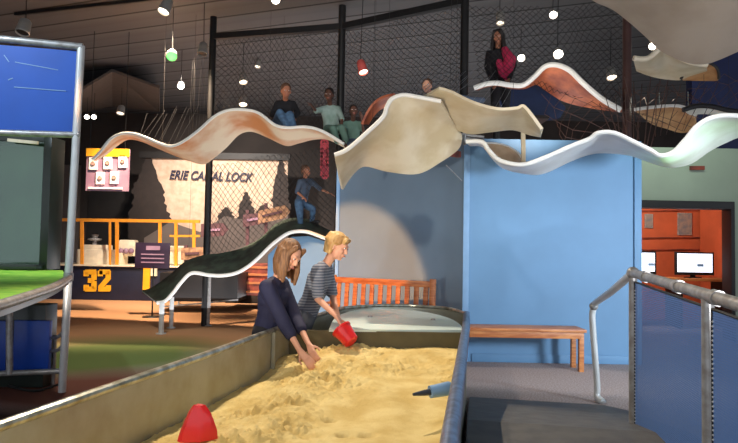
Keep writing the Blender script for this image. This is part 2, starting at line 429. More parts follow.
# ceiling soffit (folded panel)
sf = MB()
a = P(84, 85, Y=13); b = P(112, 69, Y=13.4); c = P(152, 83, Y=14.5); d = P(152, 112, Y=16); e = P(84, 112, Y=15)
a.z = b.z - .55; c.z = b.z - .45
sf.add([P(74, 92, Y=13), P(112, 69, Y=13), P(160, 86, Y=13), P(160, 110, Y=17), P(112, 104, Y=17), P(74, 112, Y=17)], [(0, 1, 4, 5), (1, 2, 3, 4)])
so = sf.build('soffit_panel', 'soffit', smooth=False); so.modifiers.new('s', 'SOLIDIFY').thickness = .06
tag(so, 'brown folded soffit panel hanging below the ceiling at upper left', 'ceiling panel')

# ------------------------------------------------------------------ sandbox
RZ = 0.72
Lpx = [(-110, 462), (0, 426), (100, 391), (200, 357), (270, 331.5), (304, 319), (342, 308.4)]
Rpx = [(441, 505), (451, 431), (458.5, 380), (466, 328), (466.5, 314)]
Lw = [P(x, y, z=RZ) for x, y in Lpx]; Rw = [P(x, y, z=RZ) for x, y in Rpx]
back = [P(x, y, z=RZ) for x, y in ((374, 305.8), (407, 305.8), (428.5, 307), (450, 309))]
def atY(pl, y):
    for a, b in zip(pl, pl[1:]):
        if a.y <= y <= b.y: return a.lerp(b, (y - a.y) / (b.y - a.y)).x
    return pl[0].x + (pl[1].x - pl[0].x) * (y - pl[0].y) / (pl[1].y - pl[0].y) if y < pl[0].y else pl[-1].x
Y0 = 1.55
Lw = [Vector((atY(Lw, Y0), Y0, RZ))] + [p for p in Lw if p.y > Y0]
Rw = [Vector((atY(Rw, Y0), Y0, RZ))] + [p for p in Rw if p.y > Y0]
print('LEFT', [tuple(round(c, 2) for c in p) for p in Lw]); print('RIGHT', [tuple(round(c, 2) for c in p) for p in Rw]); print('BACK', [tuple(round(c, 2) for c in p) for p in back])
bx = thing('sand_table', ((Lw[0].x + Rw[0].x) / 2, 4.0, 0), 'long galvanized metal sand table full of yellow sand between the children and the ramp', 'sand table')
def wallstrip(pts, z0, z1, th):
    m_ = MB(); g = [[Vector((p.x, p.y, z0)), Vector((p.x, p.y, z1))] for p in pts]; m_.sheet(g, th); return m_
wallstrip(Lw[:5], 0.0, RZ, .016).build('side_panel', 'galv', bx)
wallstrip(Lw[4:], 0.0, RZ - .002, .016).build('side_panel', 'galv', bx)
wallstrip(crom([Lw[-1]] + back + [Rw[-1]], 4), 0, RZ, .016).build('end_panel', 'galv', bx)
wallstrip(Rw, 0.0, RZ, .016).build('side_panel', 'galv', bx)
wallstrip([Lw[0], Rw[0]], 0, RZ, .016).build('end_panel', 'galv', bx)
MB().tube(Lw, .021, 10).build('rim', 'rim_metal', bx)
MB().tube(crom([Lw[-1]] + back + [Rw[-1]], 4), .02, 10).build('rim', 'rim_metal', bx)
MB().tube(Rw, .034, 12).build('rim', 'rim_paint', bx)
sm = MB(); p = P(272, 331, z=RZ); sm.box((p.x + .015, p.y, RZ / 2 + .1), (.03, .05, RZ - .22)); sm.build('seam_strip', 'galv', bx, bev=.004)
# end shelf (D shaped)
LZ = 0.695
f0 = P(329, 329.3, z=LZ); f1 = P(462.5, 330.5, z=LZ); YF = (f0.y + f1.y) / 2
curve = crom([P(x, y, z=LZ) for x, y in ((463, 330), (460, 324.5), (449, 318), (428, 312.5), (403, 309.4), (378, 309), (354, 310.5), (336, 317), (329, 329.3))], 4)
MB().prism([Vector((p.x, p.y, LZ - .02)) for p in curve], (0, 0, .02)).build('end_shelf', 'ledge', bx)
MB().box(((atY(Lw, YF) + atY(Rw, YF)) / 2, YF + .01, LZ / 2), (atY(Rw, YF) - atY(Lw, YF) - .03, .02, LZ - .03)).build('partition', 'olive_metal', bx)
kn = MB()
for x, y in ((370, 317), (433, 320)): kn = MB(); kn.rings([(0, .012), (.02, .012), (.026, 0)], P(x, y, z=LZ), n=12); kn.build('bolt', 'steel', bx)
# sand
def sandh(x, y, u, v):
    p = Vector((x, y, 0))
    h = .475 + .03 * noise.noise(p * 1.1 + Vector((3, 1, 0)))
    sm_ = min(1, max(0, u / .36)); sm_ = sm_ * sm_ * (3 - 2 * sm_)
    h -= .075 * (1 - sm_)
    fy = min(1, max(0, (y - 4.3) / .5)); h += .085 * fy * fy
    # swept smooth area on the right, clumpy area on the left and centre
    q = P(0, 0, Y=1)
    cx = (x + .25) ; rough = 1 / (1 + math.exp((u - .50 + .22 * noise.noise(p * 1.7)) * 18))
    rough = max(rough * (.35 + .65 * min(1, u / .2)), .9 * math.exp(-((y - 4.5) / .25) ** 2 - ((u - .55) / .35) ** 2), .8 * math.exp(-((u - .93) / .07) ** 2 - ((y - 4.3) / .5) ** 2))
    if y < 2.75: rough = max(rough, .45 * math.exp(-((u - .70) / .10) ** 2))
    t = noise.turbulence(p * 9.0, 4, False, noise_basis='PERLIN_ORIGINAL')
    c = noise.fractal(p * 26.0, 0.8, 2.1, 4)
    wv = noise.noise_vector(p * 8) * .05
    vd = noise.voronoi((p + wv) * 15)[0]; cl = max(0, .55 - vd[0])
    vd2 = noise.voronoi((p + wv) * 30 + Vector((5, 5, 0)))[0]; cl2 = max(0, .5 - vd2[0])
    msk = max(0, min(1, .55 + 1.6 * noise.noise(p * 3.1 + Vector((2, 7, 0)))))
    h += rough * (.020 * t + .012 * c + msk * (.075 * cl + .034 * cl2))
    h += (1 - rough) * .0022 * c
    h += .045 * math.exp(-((u - (.37 + .05 * math.sin(y * 2.5))) / .08) ** 2) * max(0, .7 + noise.noise(p * 2.2 + Vector((0, 4, 0))))
    h += .03 * math.exp(-((y - 4.45) / .12) ** 2) * max(0, .6 + noise.noise(p * 4)) * (1 if u > .3 else u / .3)
    # swirls
    h += (1 - rough) * .007 * math.sin(18 * (u + .15 * math.sin(y * 2.2)) + 6 * noise.noise(p * 1.3))
    # bank piled against the left wall beyond the girl
    for hx, hy, r, dz in HOLES:
        h -= dz * math.exp(-((x - hx) ** 2 + (y - hy) ** 2) / r ** 2)
    return h
HOLES = []
for x, y, r in ((288, 420, .035), (300, 421, .03), (311, 420, .035), (345, 427, .04), (366, 428, .04), (329, 411, .03), (324, 378, .035), (318, 373, .04), (260, 398, .03), (240, 408, .03), (298, 402, .03)):
    w = P(x, y, z=.50); HOLES.append((w.x, w.y, r * .9, .06))
w = P(313, 370, Y=4.38); HOLES.append((w.x, w.y, .11, .06))
NY, NX = 460, 230
sb = MB(); vs = []; fs = []
for j in range(NY):
    y = Y0 + .01 + (YF - Y0 - .01) * j / (NY - 1); xa = atY(Lw, y) + .008; xb = atY(Rw, y) - .008
    for i in range(NX):
        u = i / (NX - 1); x = xa + (xb - xa) * u
        vs.append((x, y, sandh(x, y, u, j / NY)))
for j in range(NY - 1):
    for i in range(NX - 1):
        a = j * NX + i; fs.append((a, a + 1, a + NX + 1, a + NX))
# skirt and base so the sand is a solid body
n0 = len(vs); ring = [i for i in range(NX)] + [j * NX + NX - 1 for j in range(1, NY)] + [(NY - 1) * NX + i for i in range(NX - 2, -1, -1)] + [j * NX for j in range(NY - 2, 0, -1)]
for i in ring: vs.append((vs[i][0], vs[i][1], .3))
for k in range(len(ring)): fs.append((ring[k], n0 + k, n0 + (k + 1) % len(ring), ring[(k + 1) % len(ring)]))
fs.append(tuple(range(n0, n0 + len(ring))))
sb.add(vs, fs); so = sb.build('sand', 'sand')
tag(so, 'yellow damp sand, clumpy and dug over, filling the metal sand table', 'sand', kind='stuff')
MB().box(((Lw[0].x + Rw[0].x) / 2 + .1, 3.2, .29), (.9, 3.0, .02)).build('bottom_panel', 'galv', bx)

# red mould standing in the sand
c = P(196, 436, z=.50)
rm = MB()
prof = [(.076, -.01), (.071, .03), (.058, .07), (.045, .105), (.028, .13), (.018, .142), (.0, .144)]
n = 18; vs = []
for r, h in prof:
    for k in range(n):
        t = 2 * PI * k / n; rr = r * (1 + .16 * math.cos(3 * t + .4) + .07 * math.cos(5 * t + h * 20)) + (.008 if k % 3 == 0 else 0)
        vs.append(c + Vector((rr * math.cos(t) + .012 * h / .16, rr * math.sin(t) * .85, h)))
rm.add(vs, [(i * n + k, i * n + (k + 1) % n, (i + 1) * n + (k + 1) % n, (i + 1) * n + k) for i in range(len(prof) - 1) for k in range(n)] + [tuple(reversed(range(n)))])
tag(rm.build('sand_mould', 'red_plastic', origin=c), 'red plastic ridged sand mould standing upside down in the near sand', 'sand toy')
# blue scoop resting by the right rim
t0 = P(451, 388, Y=3.2); t1 = P(430, 392, Y=3.16); t2 = P(413, 394.5, Y=3.12)
sc = thing('sand_scoop', (t1.x, t1.y, t1.z - .03), 'pale blue sand scoop with dark pointed tip lying against the right rim', 'sand toy')
MB().rings([(0, 0), (.032, .001), (.037, .01), (.035, .05), (.032, (t1 - t0).length), (0, (t1 - t0).length)], t0, t1 - t0, 16).build('handle', 'blue_tool', sc)
MB().tube([t1, t1.lerp(t2, .35), t1.lerp(t2, .7), t2], [.017, .015, .011, .007], 10).build('tip', 'dark_tool', sc)

# ------------------------------------------------------------------ ramp and railing
ra = P(462, 398, z=0.0) + Vector((.07, 0, 0)); rb = P(600, 402.5, z=0.0)
dirb = (Rw[-1] - Rw[1]); dirb.z = 0; dirb.normalize()      # direction of the sand table and ramp, away from camera
sdr = Vector((dirb.y, -dirb.x, 0))
def rp(s, a, z):      # s metres along the ramp toward the camera from its foot, a metres across from its left edge
    q = ra - dirb * s + sdr * a; return Vector((q.x, q.y, z))
RWD = 1.30
slope = .17
prof = [(0, .006), (1.9, .006 + slope * 1.9)]
rmp = MB()
zt2 = .006 + slope * 1.9
top = [rp(0, 0, .012), rp(0, RWD - .12, .012), rp(.28, RWD, .05), rp(1.9, RWD, zt2), rp(1.9, 0, zt2)]
bot = [Vector((p.x, p.y, 0.0)) for p in top]
rmp.add(bot + top, [(4, 3, 2, 1, 0), (5, 6, 7, 8, 9)] + [(i, (i + 1) % 5, 5 + (i + 1) % 5, 5 + i) for i in range(5)])
rmp.hexa([rp(1.9, 0, 0), rp(5.2, 0, 0), rp(5.2, RWD, 0), rp(1.9, RWD, 0), rp(1.9, 0, zt2), rp(5.2, 0, zt2), rp(5.2, RWD, zt2), rp(1.9, RWD, zt2)])
tag(rmp.build('ramp', 'rubber_mat', smooth=False), 'dark rubber covered ramp beside the sand table', 'ramp')

rl = thing('railing', rp(1.5, RWD, .2), 'grey pipe railing with blue perforated panels along the ramp', 'railing')
k0 = P(633, 273, Y=4.05); XR = k0
kd = P(740, 305, Y=2.42); kd2 = k0 + (kd - k0) * 1.5
base = P(597, 400, z=.02); up1 = P(593, 307, Y=base.y - .03)
MB().tube([k0, kd2], .03, 12).build('top_rail', 'steel', rl)
MB().tube(crom([k0, k0 + (up1 - k0) * .12 + Vector((0, 0, .0)), k0 + (up1 - k0) * .5, up1 + Vector((-.0, -.06, .04)), up1 + Vector((0, .0, -.03)), up1 + Vector((0, .01, -.15)), base + Vector((0, 0, .15)), base + Vector((0, 0, .04)), base + Vector((.03, -.05, .0))], 5), .029, 12).build('handrail', 'steel_white', rl)
MB().ell(k0, .042).build('elbow', 'steel', rl)
MB().ell(up1 + Vector((0, -.02, .01)), .040).build('elbow', 'steel', rl)
MB().rings([(0, .012), (.05, .012), (.05, 0)], Vector((base.x + .02, base.y - .03, .012)), n=18).build('flange', 'steel', rl)
def onr(f): return k0 + (kd - k0) * f
posts = [0.0]
# second post at x=709
best = min((abs(((lambda w: ((w - CAM).dot(cr) / (w - CAM).dot(fw)) * F + W / 2))(onr(f / 200)) - 708), f / 200) for f in range(400))[1]
posts.append(best); posts.append(1.45)
for f in posts:
    q = onr(f); s_ = max(0, (ra - q).dot(dirb)); zb = min(.006 + slope * s_, zt2)
    MB().tube([Vector((q.x, q.y, .0)), q], .027, 12).build('post', 'steel', rl)
for fa, fb in zip(posts, posts[1:]):
    a = onr(fa); b = onr(fb); d = (b - a).normalized()
    a2 = a + d * .055; b2 = b - d * .055
    # panel built in a local frame: object x axis is panel normal
    yaw = math.atan2(d.y, d.x) - PI / 2
    ln_ = (Vector((b2.x, b2.y, 0)) - Vector((a2.x, a2.y, 0))).length
    m_ = MB(); zl = .15; m_.hexa([Vector((-.0015, 0, zl)), Vector((.0015, 0, zl)), Vector((.0015, ln_, zl)), Vector((-.0015, ln_, zl)), Vector((-.0015, 0, a2.z - .06)), Vector((.0015, 0, a2.z - .06)), Vector((.0015, ln_, b2.z - .06)), Vector((-.0015, ln_, b2.z - .06))])
    pn = m_.build('mesh_panel', 'perf', smooth=False, origin=(0, 0, 0)); pn.parent = rl
    pn.location = Vector((a2.x, a2.y, 0)) - wloc(rl); pn.rotation_euler = (0, 0, yaw)
    def fr_(p, q, r=.008): return MB().tube([p, q], r, 6)
    fb_ = MB(); pa = Vector((a2.x, a2.y, zl)); pb = Vector((b2.x, b2.y, zl)); pc = Vector((b2.x, b2.y, b2.z - .055)); pd = Vector((a2.x, a2.y, a2.z - .055))
    for p_, q_ in ((pa, pb), (pb, pc), (pc, pd), (pd, pa)): fb_.tube([p_, q_], .007, 6)
    fb_.build('panel_frame', 'black_metal', pn).parent = rl
    rl.children[-1]
    cl = MB()
    nn = 44
    for k in range(nn):
        z = zl + .03 + (a2.z - .12 - zl) * k / nn; cl.ell((a2.x, a2.y - .002, z), .0075, nu=6, nv=4)
    cl.build('lacing', 'steel_white', rl)
for o in list(C.objects):
    if o.name.startswith('panel_frame'):   # re-anchor on the railing
        me = o.data; sh = wloc([c for c in rl.children if c.name.startswith('mesh_panel')][int(o.name[-1]) if '.' in o.name else 0])
for i, o in enumerate([c for c in rl.children if c.name.startswith('panel_frame')]):
    pnl = [c for c in rl.children if c.name.startswith('mesh_panel')][i]
    o.location = Vector(pnl.location)
for f in (0.18, 0.55, best + .06):
    q = onr(f); d = (kd - k0).normalized(); MB().tube([q - d * .03, q + d * .03], .036, 12).build('coupling', 'steel', rl)

# ------------------------------------------------------------------ benches
def hx(px, py, Y): return P(px, py, Y=Y)
# backless bench against the blue wall
b0 = P(466, 330, z=.45); Yb = 7.05
x0 = P(440, 327, Y=Yb).x; x1 = P(586, 328, Y=Yb - .15).x
bn = thing('bench', ((x0 + x1) / 2, Yb, 0), 'backless light wooden bench against the blue wall', 'bench')
MB().box(((x0 + x1) / 2, Yb, .465), (x1 - x0, .36, .035)).build('seat', 'wood_light', bn, bev=.006)
MB().box(((x0 + x1) / 2, Yb - .15, .41), (x1 - x0 - .12, .03, .07)).build('apron', 'wood_light', bn, bev=.003)
for x in (x0 + .06, x1 - .05):
    for yy in (Yb - .13, Yb + .13): MB().box((x, yy, .222), (.055, .055, .444)).build('leg', 'wood_light', bn, bev=.004)
# slatted bench with back, in front of angled wall
c0 = P(334, 277, Y=8.0); c1 = P(433, 281.5, Y=7.25)
dv = (c1 - c0); dv.z = 0; L_ = dv.length; dv.normalize(); nv = Vector((dv.y, -dv.x, 0)); nv = nv if nv.y < 0 else -nv
zb = (c0.z + c1.z) / 2 
print('bench z', c0.z, c1.z, L_)
bb = thing('slatted_bench', (c0 + c1) / 2 * 1 - Vector((0, 0, zb)), 'orange wooden garden bench with slatted back behind the sand table', 'bench')
def bp(a, n_, z): q = Vector((c0.x, c0.y, 0)) + dv * a + nv * n_; q.z = z; return q
MB().bar(bp(0, 0, zb - .035), bp(L_, 0, zb - .035), .035, .075).build('top_rail', 'wood', bb, bev=.004)
MB().bar(bp(0, .03, .52), bp(L_, .03, .52), .035, .06).build('bottom_rail', 'wood', bb, bev=.004)
for i in range(11):
    a = .09 + (L_ - .18) * i / 10; MB().bar(bp(a, .03, .52), bp(a, 0, zb - .05), .062, .018, up=nv).build('back_slat', 'wood', bb, bev=.003)
for i in range(5): MB().bar(bp(.03, .09 + i * .09, .44), bp(L_ - .03, .09 + i * .09, .44), .075, .022).build('seat_slat', 'wood', bb, bev=.003)
for a in (0, L_):
    MB().bar(bp(a, 0, zb + .03), bp(a, .04, 0), .06, .06, up=nv).build('leg', 'wood', bb, bev=.004)
    MB().bar(bp(a, .46, .62), bp(a, .46, 0), .06, .06, up=nv).build('leg', 'wood', bb, bev=.004)
    MB().bar(bp(a, .0, .64), bp(a, .52, .64), .07, .03).build('arm_rest', 'wood', bb, bev=.004)
MB().bar(bp(0, .46, .40), bp(L_, .46, .40), .03, .06).build('apron', 'wood', bb, bev=.003)

# ------------------------------------------------------------------ wave panels of the climbing structure
GW = None
def wave(label, front, backp, df, db, m, th=.03, trim='edge_white', tr=.022, trim2=None, name='climbing_wave', cables=True):
    n = len(front)
    dfl = df if isinstance(df, (list, tuple)) else [df] * n
    dbl = db if isinstance(db, (list, tuple)) else [db] * n
    if len(dfl) == 2: dfl = [dfl[0] + (dfl[1] - dfl[0]) * i / (n - 1) for i in range(n)]
    if len(dbl) == 2: dbl = [dbl[0] + (dbl[1] - dbl[0]) * i / (n - 1) for i in range(n)]
    A = crom([P(x, y, Y=d) for (x, y), d in zip(front, dfl)], 6); B = crom([P(x, y, Y=d) for (x, y), d in zip(backp, dbl)], 6)
    K = 8
    g = [[a.lerp(b, k / K) for k in range(K + 1)] for a, b in zip(A, B)]
    lo = min(min(p.z for p in r) for r in g); c = A[len(A) // 2]
    t = thing(name, (c.x, c.y, lo), label, 'climbing wave')
    MB().sheet(g, th).build('panel', m, t)
    if trim: MB().tube(A, tr, 8).build('edge_trim', trim, t)
    if trim2: MB().tube(B, tr * .8, 8).build('edge_trim', trim2, t)
    if cables:
        for f_ in (.3, .72):
            q_ = B[int(len(B) * f_)]
            MB().tube([q_, Vector((q_.x, q_.y, CZ))], .0022, 5).build('cable', 'net_black', t)
    return A, B
wave('long cream wave panel at left under the seated boy in black',
     [(92.4, 159.5), (100, 152), (110, 139.6), (120, 134), (132, 133.4), (144.5, 137), (159.4, 143.4), (172, 146), (184, 141), (199, 130), (215, 116), (230, 110), (247, 110), (259.6, 113.6), (274.5, 124.7), (287, 127.7), (306.7, 127), (324, 132), (344, 144)],
     [(95, 160.5), (105, 155), (116, 146), (128, 139), (142, 141), (156, 147), (175, 155), (192, 161), (204, 163.5), (213, 158), (226, 147), (239, 134), (252, 131), (268, 137), (286, 145), (299, 142.5), (313, 139), (328, 139), (345, 147)],
     [9.2, 8.6], [10.3, 9.4], 'cream_orange')
wave('big cream wave panel over the angled blue wall, left of the corner',
     [(334.5, 155), (348, 149), (368, 131.6), (383, 117), (387, 106.7), (392, 99), (403, 95), (418, 97), (441, 101.4)],
     [(342, 189), (353, 173), (365, 165.5), (389, 171), (418, 173), (441, 161), (457.5, 149), (461, 137.5), (459, 131.6)],
     5.9, 6.6, 'cream')
wave('pointed cream wave panel whose tip reaches out over the blue wall',
     [(439, 88), (452, 92), (468, 100), (485, 106), (501, 109), (517, 108), (525, 107), (542, 129)],
     [(404, 107), (430, 117), (450, 125), (469, 132.8), (491, 131), (513, 129), (530, 134), (541, 136)],
     5.8, 6.5, 'cream', trim=None)
wave('long white wave panel draped over the top of the blue wall',
     [(466, 141.6), (482, 142), (489.5, 151), (500.5, 160.6), (522.7, 164.4), (545, 157.4), (570, 146.4), (589, 139), (598, 133), (614, 133), (632, 141), (650, 150), (660, 155.5), (673, 152), (685, 140), (697, 126), (714, 117), (738, 115.7), (765, 120)],
     [(470, 145), (483, 146), (492, 157), (503, 167), (520, 172), (542, 173), (570, 160.6), (588, 154), (603, 152), (627, 154), (641, 158), (655, 163), (669, 166.4), (680, 165.5), (692, 162), (709.6, 150), (725, 142), (742, 136), (768, 138)],
     [6.3, 5.4], [7.0, 6.2], 'white_sheet', cables=False)
wave('white edged wave panel with orange underside high above the blue wall',
     [(474, 88), (486, 84), (497, 83), (510, 85), (523, 85), (534, 77), (545, 66.5), (557, 65), (570, 70.5), (583, 83), (602, 99), (621, 110)],
     [(477, 89.5), (488, 86), (499, 85.5), (512, 88), (525, 88), (536, 84), (545, 89), (560, 99), (574, 104), (589, 107), (605, 109.5), (622, 111.5)],
     [8.4, 7.8], [8.9, 8.5], 'orange_sheet', tr=.036, cables=False)
wave('short tan wave panel at right between post and long white wave',
     [(634, 109.5), (650, 107.5), (665, 106), (679, 106), (690, 110), (696, 116)],
     [(640, 113), (652, 123), (667, 128), (681, 132), (691, 130), (696, 124)],
     7.8, 8.4, 'tan_sheet')
wave('dark edged white wave panel at the right edge above the long white wave',
     [(683, 110), (697, 106), (712, 106.5), (727, 110), (750, 113)],
     [(690, 114), (702, 113), (715, 114), (729, 118), (752, 122)],
     7.0, 7.6, 'white_sheet', trim='edge_dark', tr=.03)
wave('small tan wave panel behind the long white wave near the corner',
     [(484, 143), (496, 143.5), (508, 146.5), (518, 153), (525, 163)],
     [(490, 151), (499, 157), (508, 161), (516, 163.5), (523, 165)],
     6.95, 7.1, 'tan_light', tr=.012, cables=False)
wave('huge grey beige wave panel overhead at upper right',
     [(584, -8), (597, 1), (613, 8), (629, 20), (646, 35), (662, 50), (686, 61), (703, 63), (716, 59.5), (738, 50), (775, 34)],
     [(600, -90), (630, -90), (655, -90), (680, -90), (705, -90), (730, -90), (755, -90), (775, -90), (800, -90), (830, -90), (860, -80)],
     4.9, 3.6, 'grey_sheet', tr=.012, trim='grey_sheet')
wave('cream wave panel tucked below the huge overhead panel at right',
     [(633.5, 58), (642, 59), (650, 57), (662, 48), (675, 55), (690, 62), (707, 65)],
     [(637, 70), (647, 74), (658, 77), (668, 78.5), (680, 79), (690, 75), (707, 70)],
     6.6, 7.4, 'cream', tr=.03, trim='cream_part')
wave('rounded tan wave end at right below the overhead panel',
     [(681, 79), (685, 72), (693, 66), (705, 62), (715, 66), (718.5, 72), (719, 79)],
     [(683, 79.5), (688, 79.5), (695, 79.8), (703, 80), (710, 80), (715, 79.8), (718, 79.5)],
     7.3, 7.8, 'tan_sheet', tr=.018, trim='edge_dark')
wave('small orange wave panel beside the child in the teal shirt',
     [(362, 124), (367, 113), (374, 103), (383, 97), (395, 94)],
     [(368, 124), (373, 116), (380, 109), (388, 106), (399, 103)],
     7.6, 8.0, 'orange_sheet', trim=None)
LA, LB = wave('low dark green wave panel on legs behind the girl',
     [(157, 303), (165, 301), (173, 293), (181.5, 282), (192, 273), (208.6, 275), (222, 275.5), (236, 273), (248, 266.5), (259.4, 257), (273, 243.7), (289, 233), (305.5, 231.5), (322, 237), (340, 244)],
     [(142, 291), (150, 289), (160, 283), (173, 273), (186, 262), (203, 256), (220, 254), (238, 250), (252, 244), (264, 236), (277, 224), (292, 219), (308, 220), (323, 228), (340, 236)],
     9.4, 10.1, 'green_sheet', trim='edge_white', tr=.028)
# legs of low wave
lg = thing('wave_support', P(180, 330, z=0), 'white and grey legs standing below the low green wave panel', 'support legs')
for (px, py, tx, ty, m_, r_) in ((161, 334, 160.5, 302, 'steel_white', .038), (171, 328, 171, 297, 'steel_white', .034), (178.5, 305, 178.5, 284, 'steel_white', .02), (208, 326, 208, 277, 'steel', .03)):
    f_ = P(px, py, z=0); tp = P(tx, ty, Y=f_.y); tp = Vector((f_.x, f_.y, tp.z))
    l_ = MB().tube([f_, tp], r_, 10).build('leg', m_, lg)
    MB().rings([(0, .015), (r_ * 2, .015), (r_ * 2, 0)], f_, n=14).build('foot_plate', m_, l_)
# post holding small tan wave
q = P(523, 150, Y=6.75)
tag(MB().bar(P(523, 128, Y=6.75), P(523.5, 164, Y=6.75), .045, .03).build('wooden_strut', 'cream'), 'short pale wooden strut between two wave panels above the blue wall', 'strut')
tag(MB().bar(P(447, 153, Y=6.7), P(459, 154.5, Y=6.95), .05, .07).build('bracket', 'red_brown'), 'dark brown bracket joining the big cream wave to the wall corner', 'bracket')
tag(MB().tube([P(446, 165, Y=6.7), P(462, 181, Y=7.1)], .006, 6).build('stay_cable', 'steel'), 'thin stay cable by the bracket at the wall corner', 'cable')
st = MB()
for yy in (137, 140.5): st.tube([P(459, yy - 3, Y=6.8), P(484, yy, Y=6.8)], .016, 8)
st.tube([P(464.5, 131, Y=6.8), P(464.5, 145, Y=6.8)], .02, 8)
tag(st.build('corner_frame', 'steel'), 'small steel pipe frame on the corner of the blue wall', 'frame')

# ------------------------------------------------------------------ climber posts, beams and nets
FZ = 4.95
def postY(px, py): 
    return P(px, py, z=FZ)
pts4 = [P(213, 37, z=FZ), P(342, 27, z=FZ), P(465, 1, z=FZ)]
pl = []
names = ['black steel climber post standing left of the seated boy in black', 'black steel climber post between the teal shirts and the red lamp', 'black steel climber post left of the person in pink']
for k, q in enumerate(pts4):
    zb_ = 0 if k != 2 else 0
    if k == 2: zb_ = 0.0
    t = MB().tube([Vector((q.x, q.y, zb_)), Vector((q.x, q.y, FZ + .35))], .06, 12)
    tag(t.build('climber_post', 'black_metal'), names[k], 'post', 'climber posts')
q4 = P(627, 60, Y=8.3)
tag(MB().tube([Vector((q4.x, q4.y, 0)), Vector((q4.x, q4.y, CZ))], .06, 12).build('climber_post', 'brown_metal'), 'dark brown climber post under the huge overhead panel', 'post', 'climber posts')
bm_l = ['black beam across the top of the left net', 'black beam rising to the right above the red lamp']
for k in (0, 1):
    tag(MB().bar(pts4[k], pts4[k + 1], .1, .1).build('beam', 'black_metal'), bm_l[k], 'beam')
def net(label, quad, nx, nz, r, m, jit=.0, name='climbing_net', sag=.0):
    a, b, c, d = [Vector(q) for q in quad]   # TL TR BR BL
    mb = MB()
    def pt(u, v):
        p = a.lerp(b, u).lerp(d.lerp(c, u), v)
        if jit:
            n_ = noise.noise_vector(p * 2.2) * jit; p = p + n_
        p.y -= sag * math.sin(PI * u) * math.sin(PI * v); return p
    for s in (1, -1):
        for k in range(-nz, nx + nz + 1):
            line = []
            for j in range(nz + 1):
                i = k + s * j
                u = i / nx; v = j / nz
                if 0 <= u <= 1: line.append(pt(u, v))
            if len(line) > 1: mb.tube(line, r, 4, cap=False)
    o = mb.build(name, m, smooth=True); tag(o, label, 'net'); return o
def strands(label, starts, ends, n, r, m, name='net_strands'):
    mb = MB()
    for k in range(n):
        u = k / (n - 1)
        a = starts[0].lerp(starts[1], u) + Vector((random.uniform(-.06, .06), 0, random.uniform(-.06, .06))); b = ends[0].lerp(ends[1], min(1, max(0, u + random.uniform(-.08, .08))))
        mid = a.lerp(b, .5) - Vector((0, 0, .008)); mb.tube([a, mid, b], r, 4, cap=False)
    tag(mb.build(name, m), label, 'net')
Yp = [p.y for p in pts4]
net('black climbing net behind the seated boy in black', [P(214, 38, Y=Yp[0] + .1), P(341, 28, Y=Yp[1] + .1), P(341, 132, Y=Yp[1] + .1), P(210, 135, Y=Yp[0] + .1)], 24, 16, .004, 'net_black', .09)
net('black climbing net between the two right hand posts', [P(344, 32, Y=Yp[1] + .15), P(462, 6, Y=Yp[2] + .15), P(462, 92, Y=Yp[2] + .15), P(344, 125, Y=Yp[1] + .15)], 22, 16, .004, 'net_black', .09)
net('dark climbing net hanging in front of the tan mural', [P(208, 165, Y=9.9), P(338, 146, Y=9.6), P(336, 226, Y=9.9), P(208, 254, Y=10.1)], 24, 12, .004, 'net_black', .05)
strands('bundle of thin grey net strands left of the first black post', (P(194, 58, Y=9.9), P(211, 54, Y=9.9)), (P(188, 140, Y=9.2), P(205, 128, Y=9.2)), 7, .0014, 'net_grey')
net('sparse brown climbing net behind the long white wave', [P(545, 96, Y=8.4), P(738, 80, Y=8.2), P(740, 118, Y=7.6), P(560, 146, Y=7.8)], 14, 4, .003, 'net_brown', .2)
net('dark climbing net at upper right above the orange wave', [P(470, 3, Y=8.7), P(625, 5, Y=8.4), P(622, 105, Y=8.3), P(480, 84, Y=8.6)], 22, 14, .0035, 'net_black', .1)
strands('fan of pale net strands over the child peering across the cream wave', (P(418, 66, Y=6.6), P(478, 72, Y=7.0)), (P(392, 97, Y=6.2), P(455, 93, Y=6.2)), 14, .0022, 'net_white')
strands('pale net strands between the pointed cream wave and white edged wave', (P(478, 66, Y=7.6), P(515, 86, Y=8.0)), (P(448, 92, Y=6.3), P(500, 110, Y=6.3)), 8, .002, 'net_white')
strands('brown net strands hanging around the dark brown post', (P(596, 100, Y=8), P(668, 70, Y=8)), (P(612, 134, Y=6.3), P(650, 150, Y=6.2)), 10, .005, 'net_brown')
strands('brown net strands fanning right from the dark brown post', (P(622, 80, Y=8.1), P(735, 85, Y=8)), (P(636, 140, Y=6.5), P(700, 128, Y=6.3)), 10, .004, 'net_brown')
strands('pale net strands above the left cream wave', (P(150, 112, Y=9.9), P(196, 106, Y=9.8)), (P(140, 135, Y=9.2), P(176, 146, Y=9.2)), 9, .0018, 'net_grey')

tag(MB().prism([P(x, y, Y=10.2) for x, y in ((496, 88), (520, 87), (538, 84), (556, 97), (566, 108), (560, 118), (536, 122), (505, 118))], (0, .06, 0)).build('play_partition', 'navy_deep', smooth=False), 'navy painted partition below the white edged wave crest', 'partition')
# blue partition under the low wave
pb = [P(x, y, Y=9.75) for x, y in ((268, 255), (280, 243), (292, 237), (308, 236), (324, 241), (341, 248))]
low = [Vector((p.x, p.y, 0)) for p in (pb[-1], pb[0])]
tag(MB().prism(pb + low, (0, .08, 0)).build('play_partition', 'blue_paint', smooth=False), 'blue painted partition under the crest of the low wave', 'partition')

